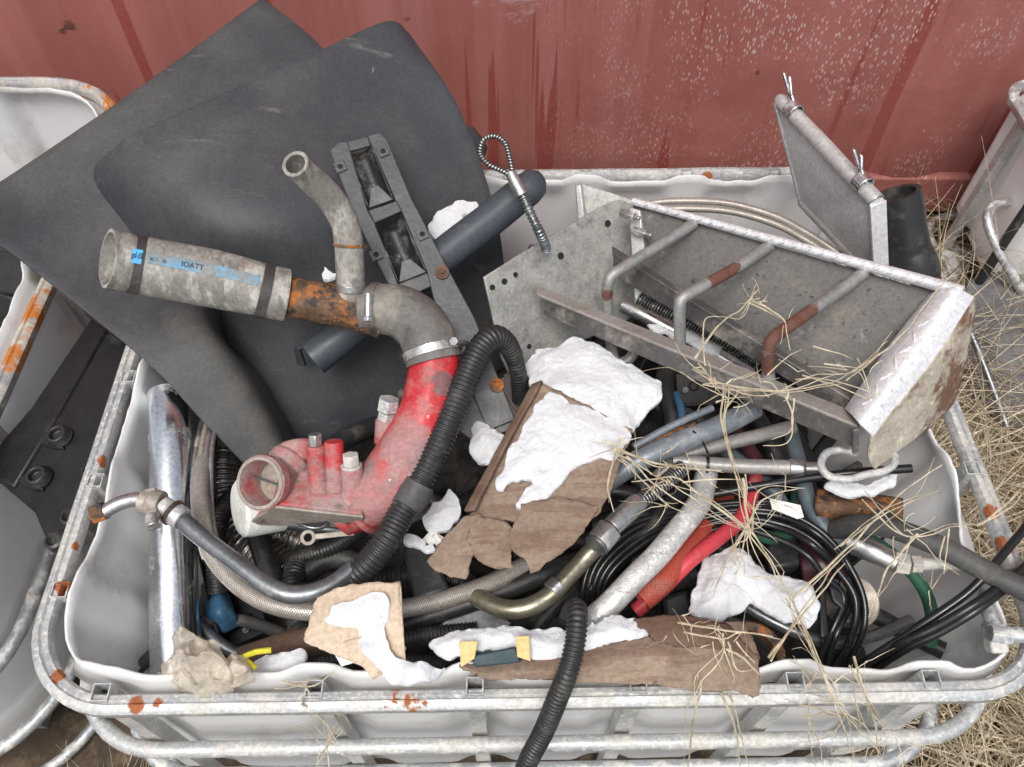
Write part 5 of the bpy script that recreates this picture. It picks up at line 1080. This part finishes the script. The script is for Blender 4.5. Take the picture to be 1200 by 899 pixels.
g = G(); patch(g, [Wp((1136, 330, .18), (1180, 318, .20), (1240, 330, .22)), Wp((1120, 400, .12), (1170, 410, .16), (1240, 420, .18)), Wp((1128, 480, .06), (1180, 500, .10), (1250, 520, .10))], 10, .012, 8); build('grey_sheet', g, 'grey_sheet', label='crumpled dark grey sheet lying in the grass at the right', cat='sheet', solid=.004, ang=60)
hose_('bent_tube', 'galv', 'bent grey tube standing in front of the white tote at right', 'tube', [(1186, 236, .30), (1166, 240, .33), (1157, 256, .33), (1166, 285, .30), (1184, 318, .25), (1200, 345, .20)], .0105, 16, .01)
hose_('bent_tube', 'rubber', 'dark bar leaning against the white tote at right', 'bar', [(1212, 232, .42), (1180, 280, .32), (1140, 342, .15)], .011, 12, .02)
hose_('bent_tube', 'steel_dark', 'dull steel rod lying on the grey sheet at right', 'rod', [(1128, 370, .25), (1150, 420, .2), (1180, 500, .14)], .008, 12, .02)

# ------------------------------------------------------------------ straw and grass
def blade(g, p, d, L, r, curl, seed, grav=.0, n=7, kink=0):
    pts = [p]; dv = d.normalized(); side = Vector((random.uniform(-1, 1), random.uniform(-1, 1), random.uniform(-.6, .6))).normalized()
    for i in range(n):
        dv = (dv + side * curl / n + Vector((0, 0, -grav / n))).normalized()
        if kink and random.random() < kink: dv = (dv + Vector((random.uniform(-1, 1), random.uniform(-1, 1), random.uniform(-.5, .5))) * .7).normalized()
        pts.append(pts[-1] + dv * L / n)
    s = dv.cross(Vector((.3, .2, 1))).normalized(); u = s.cross(dv); vs = []
    for i, q in enumerate(pts):
        w_ = r * (1 - .75 * i / n)
        vs += [q + s * w_, q - s * w_ * .6 + u * w_ * .7, q - s * w_ * .6 - u * w_ * .7]
    g.add(vs, [(3 * i + k, 3 * i + (k + 1) % 3, 3 * i + 3 + (k + 1) % 3, 3 * i + 3 + k) for i in range(n) for k in range(3)])
def strand(g, pts, r=.0013, W_=True):
    P = [W(*p) if p[2] < .99 else D(*p) for p in pts]
    P, Q = spline(P, [r] * len(P), .008); n = len(P)
    for i in range(n): P[i] += Vector((nz(P[i], 40, 1), nz(P[i], 40, 5), nz(P[i], 40, 9))) * .002
    tube(g, P, [r * (1 - .6 * i / n) for i in range(n)], 4, straight=True)
def clump(label, hubs, strands, seed):
    random.seed(seed); g = G()
    for s in strands:
        strand(g, s, random.uniform(.0009, .0017))
        for k in range(1):
            j = random.uniform(-.012, .012); strand(g, [(p[0] + random.uniform(-12, 12), p[1] + random.uniform(-12, 12), p[2]) for p in s], random.uniform(.0006, .0012))
    for (px, py, z, n, L, spread) in hubs:
        c = W(px, py, z) if z < .99 else D(px, py, z)
        ba = random.uniform(0, 6.28)
        for k in range(int(n * .8)):
            a = random.gauss(ba + (3.14 if k % 3 == 0 else 0), .75); d = Vector((math.cos(a), math.sin(a) * .9, random.uniform(-.15, .45)))
            blade(g, c + Vector((random.gauss(0, spread), random.gauss(0, spread), random.uniform(0, .01))), d, L * random.uniform(.4, 1.2), random.uniform(.0006, .0014), random.uniform(.2, 1.8), 0, random.uniform(0, .6), 8, .18)
    build('dry_grass_tuft', g, 'straw', label=label, cat='dry grass', ang=80)
clump('tangle of pale dry grass caught on the long rails of the step', [(830, 440, 1.03, 10, .07, .01), (840, 470, 1.04, 8, .06, .01), (885, 350, 1.12, 8, .04, .006), (900, 455, 1.03, 10, .06, .015)],
      [[(812, 432, 1.05), (840, 448, 1.03), (890, 458, 1.02), (960, 452, 1.01), (1000, 435, 1.02), (1040, 400, 1.03)],
       [(815, 420, 1.05), (838, 385, 1.06), (868, 362, 1.10), (888, 340, 1.12)],
       [(825, 450, 1.03), (850, 456, 1.02), (920, 460, 1.01), (985, 450, 1.01)],
       [(1000, 435, 1.02), (1050, 400, 1.04), (1090, 350, 1.04), (1120, 318, 1.05)],
       [(880, 352, 1.12), (900, 362, 1.11), (918, 375, 1.09), (926, 410, 1.05)],
       [(850, 450, 1.03), (845, 490, 1.04), (858, 540, 1.04), (868, 590, 1.03), (875, 620, 1.02)],
       [(855, 455, 1.03), (850, 500, 1.04), (866, 560, 1.04), (880, 600, 1.02)],
       [(920, 465, 1.0), (930, 490, 1.0), (922, 508, 1.01), (906, 515, 1.02)]], 1)
clump('spray of dry grass spreading from the right edge of the torn cardboard', [(722, 528, .725, 14, .05, .004), (790, 545, .70, 10, .08, .03), (770, 580, .68, 8, .06, .02)],
      [[(720, 526, .73), (760, 540, .72), (800, 548, .71), (845, 552, .70)], [(720, 526, .73), (750, 560, .70), (780, 590, .69), (800, 600, .69)], [(722, 530, .72), (712, 570, .72), (720, 600, .70)], [(722, 530, .73), (790, 570, .71), (850, 610, .68), (875, 620, .68)]], 2)
clump('bundle of dry grass standing over the snow heap right of the red hoses', [(876, 618, .70, 16, .08, .008), (860, 665, .68, 12, .05, .01), (910, 590, .68, 8, .05, .01)],
      [[(876, 618, .70), (850, 660, .69), (835, 700, .69)], [(878, 618, .70), (905, 660, .68), (925, 700, .67), (945, 730, .68)], [(876, 618, .70), (895, 585, .70), (935, 572, .70)], [(930, 700, .67), (985, 650, .68), (1060, 575, .70), (1105, 545, .72)], [(870, 560, .72), (875, 600, .71), (880, 630, .70)], [(875, 620, .70), (820, 580, .70), (790, 560, .70), (740, 565, .70)]], 3)
clump('long dry stalks leaning from the cable loops over the front rim', [(985, 840, .64, 14, .07, .015), (955, 790, .67, 12, .05, .01), (1025, 860, .55, 10, .08, .02)],
      [[(925, 690, .68), (945, 745, .69), (965, 790, .69), (985, 840, .66), (1000, 890, .60)], [(920, 700, .68), (955, 770, .69), (990, 830, .67), (1030, 880, .58)], [(900, 770, .69), (945, 715, .70), (990, 660, .71)], [(1000, 770, .68), (1010, 800, .68), (1025, 850, .62), (1030, 890, .55)], [(940, 830, .64), (960, 870, .58), (965, 910, .50)]], 4)
clump('dry stalks lying on the end of the front cardboard sheet', [(850, 745, .69, 12, .05, .01), (800, 745, .69, 10, .04, .015)],
      [[(795, 730, .69), (840, 738, .70), (880, 742, .70), (905, 745, .69)], [(848, 742, .70), (845, 770, .70), (822, 800, .69), (805, 830, .66)], [(850, 760, .70), (875, 775, .70), (890, 790, .69)], [(840, 800, .66), (860, 850, .60), (868, 900, .50)], [(822, 800, .69), (812, 850, .62), (806, 900, .5)]], 5)
clump('few straws hanging on the front rim left of the middle', [(385, 862, .60, 12, .04, .01)],
      [[(352, 825, .64), (380, 845, .60), (395, 870, .58)], [(395, 850, .6), (380, 880, .55), (372, 895, .53)]], 6)
clump('small straws lying on the rim near the yellow loop', [(360, 803, .67, 4, .03, .004)],
      [[(330, 798, .66), (355, 805, .67), (375, 800, .67), (392, 785, .67)]], 9)
clump('thin stalks crossing above the green hose at the right', [(1090, 690, .68, 6, .05, .01), (1055, 620, .70, 8, .07, .01)],
      [[(1010, 585, .70), (1050, 622, .71), (1080, 628, .71), (1120, 618, .71), (1160, 625, .72)], [(1075, 625, .71), (1045, 660, .70), (1030, 690, .69), (1028, 715, .68)], [(1112, 620, .72), (1108, 650, .71), (1106, 672, .70)], [(985, 640, .70), (1040, 600, .71), (1100, 575, .72)], [(1150, 615, .70), (1190, 580, .70), (1215, 540, .68)]], 7)
clump('wispy grass lying over the end of the step and the hook', [(1000, 440, 1.03, 8, .05, .02), (960, 420, 1.06, 6, .05, .02)],
      [[(940, 440, 1.05), (975, 450, 1.04), (1020, 470, 1.02)]], 8)
# dry grass on the ground: nobody could count it
random.seed(21)
def field(label, n, area, rmin, rmax, L0, L1, m, up=.5, z0=0, patchy=0):
    g = G(); k = 0
    while k < n:
        x = random.uniform(area[0], area[1]); y = random.uniform(area[2], area[3])
        if x < .72 and y < 1.26 and x > -.66: continue
        if patchy and nz((x, y, 2), 5) < patchy: continue
        a = random.uniform(0, 6.28) if random.random() < .7 else random.gauss(-.6, .5)
        blade(g, Vector((x, y, z0 + random.uniform(0, .05))), Vector((math.cos(a), math.sin(a), random.uniform(.05, up * 2))), random.uniform(L0, L1), random.uniform(rmin, rmax), random.uniform(.3, 2), 0, random.uniform(.3, 1.6), 7, .08); k += 1
    build('dry_grass', g, m, label=label, cat='grass', kind='stuff', ang=80)
field('matted pale dry grass covering the ground right of the tote', 6500, (.70, 1.75, -.05, 1.30), .0011, .0026, .12, .40, 'straw', .45)
field('darker dead grass under the pale grass at the right', 5200, (.64, 1.75, -.1, 1.74), .0011, .0026, .08, .28, 'straw_dark', .4)
field('thin dry grass along the foot of the container', 1300, (-.9, 1.9, 1.30, 1.76), .0007, .0014, .06, .20, 'straw', .3)
field('sparse dry grass below the front of the tote', 1400, (-.70, .72, -.12, .22), .0007, .0014, .08, .22, 'straw', .3)
field('long wiry dead stalks arching over the grey sheet at the right', 1300, (.76, 1.7, .50, 1.34), .0010, .0021, .22, .55, 'straw', .9, z0=.03)
field('darker stalks mixed into the tall grass at the right', 700, (.76, 1.7, .50, 1.36), .0010, .0020, .20, .45, 'straw_dark', .9, z0=.02)
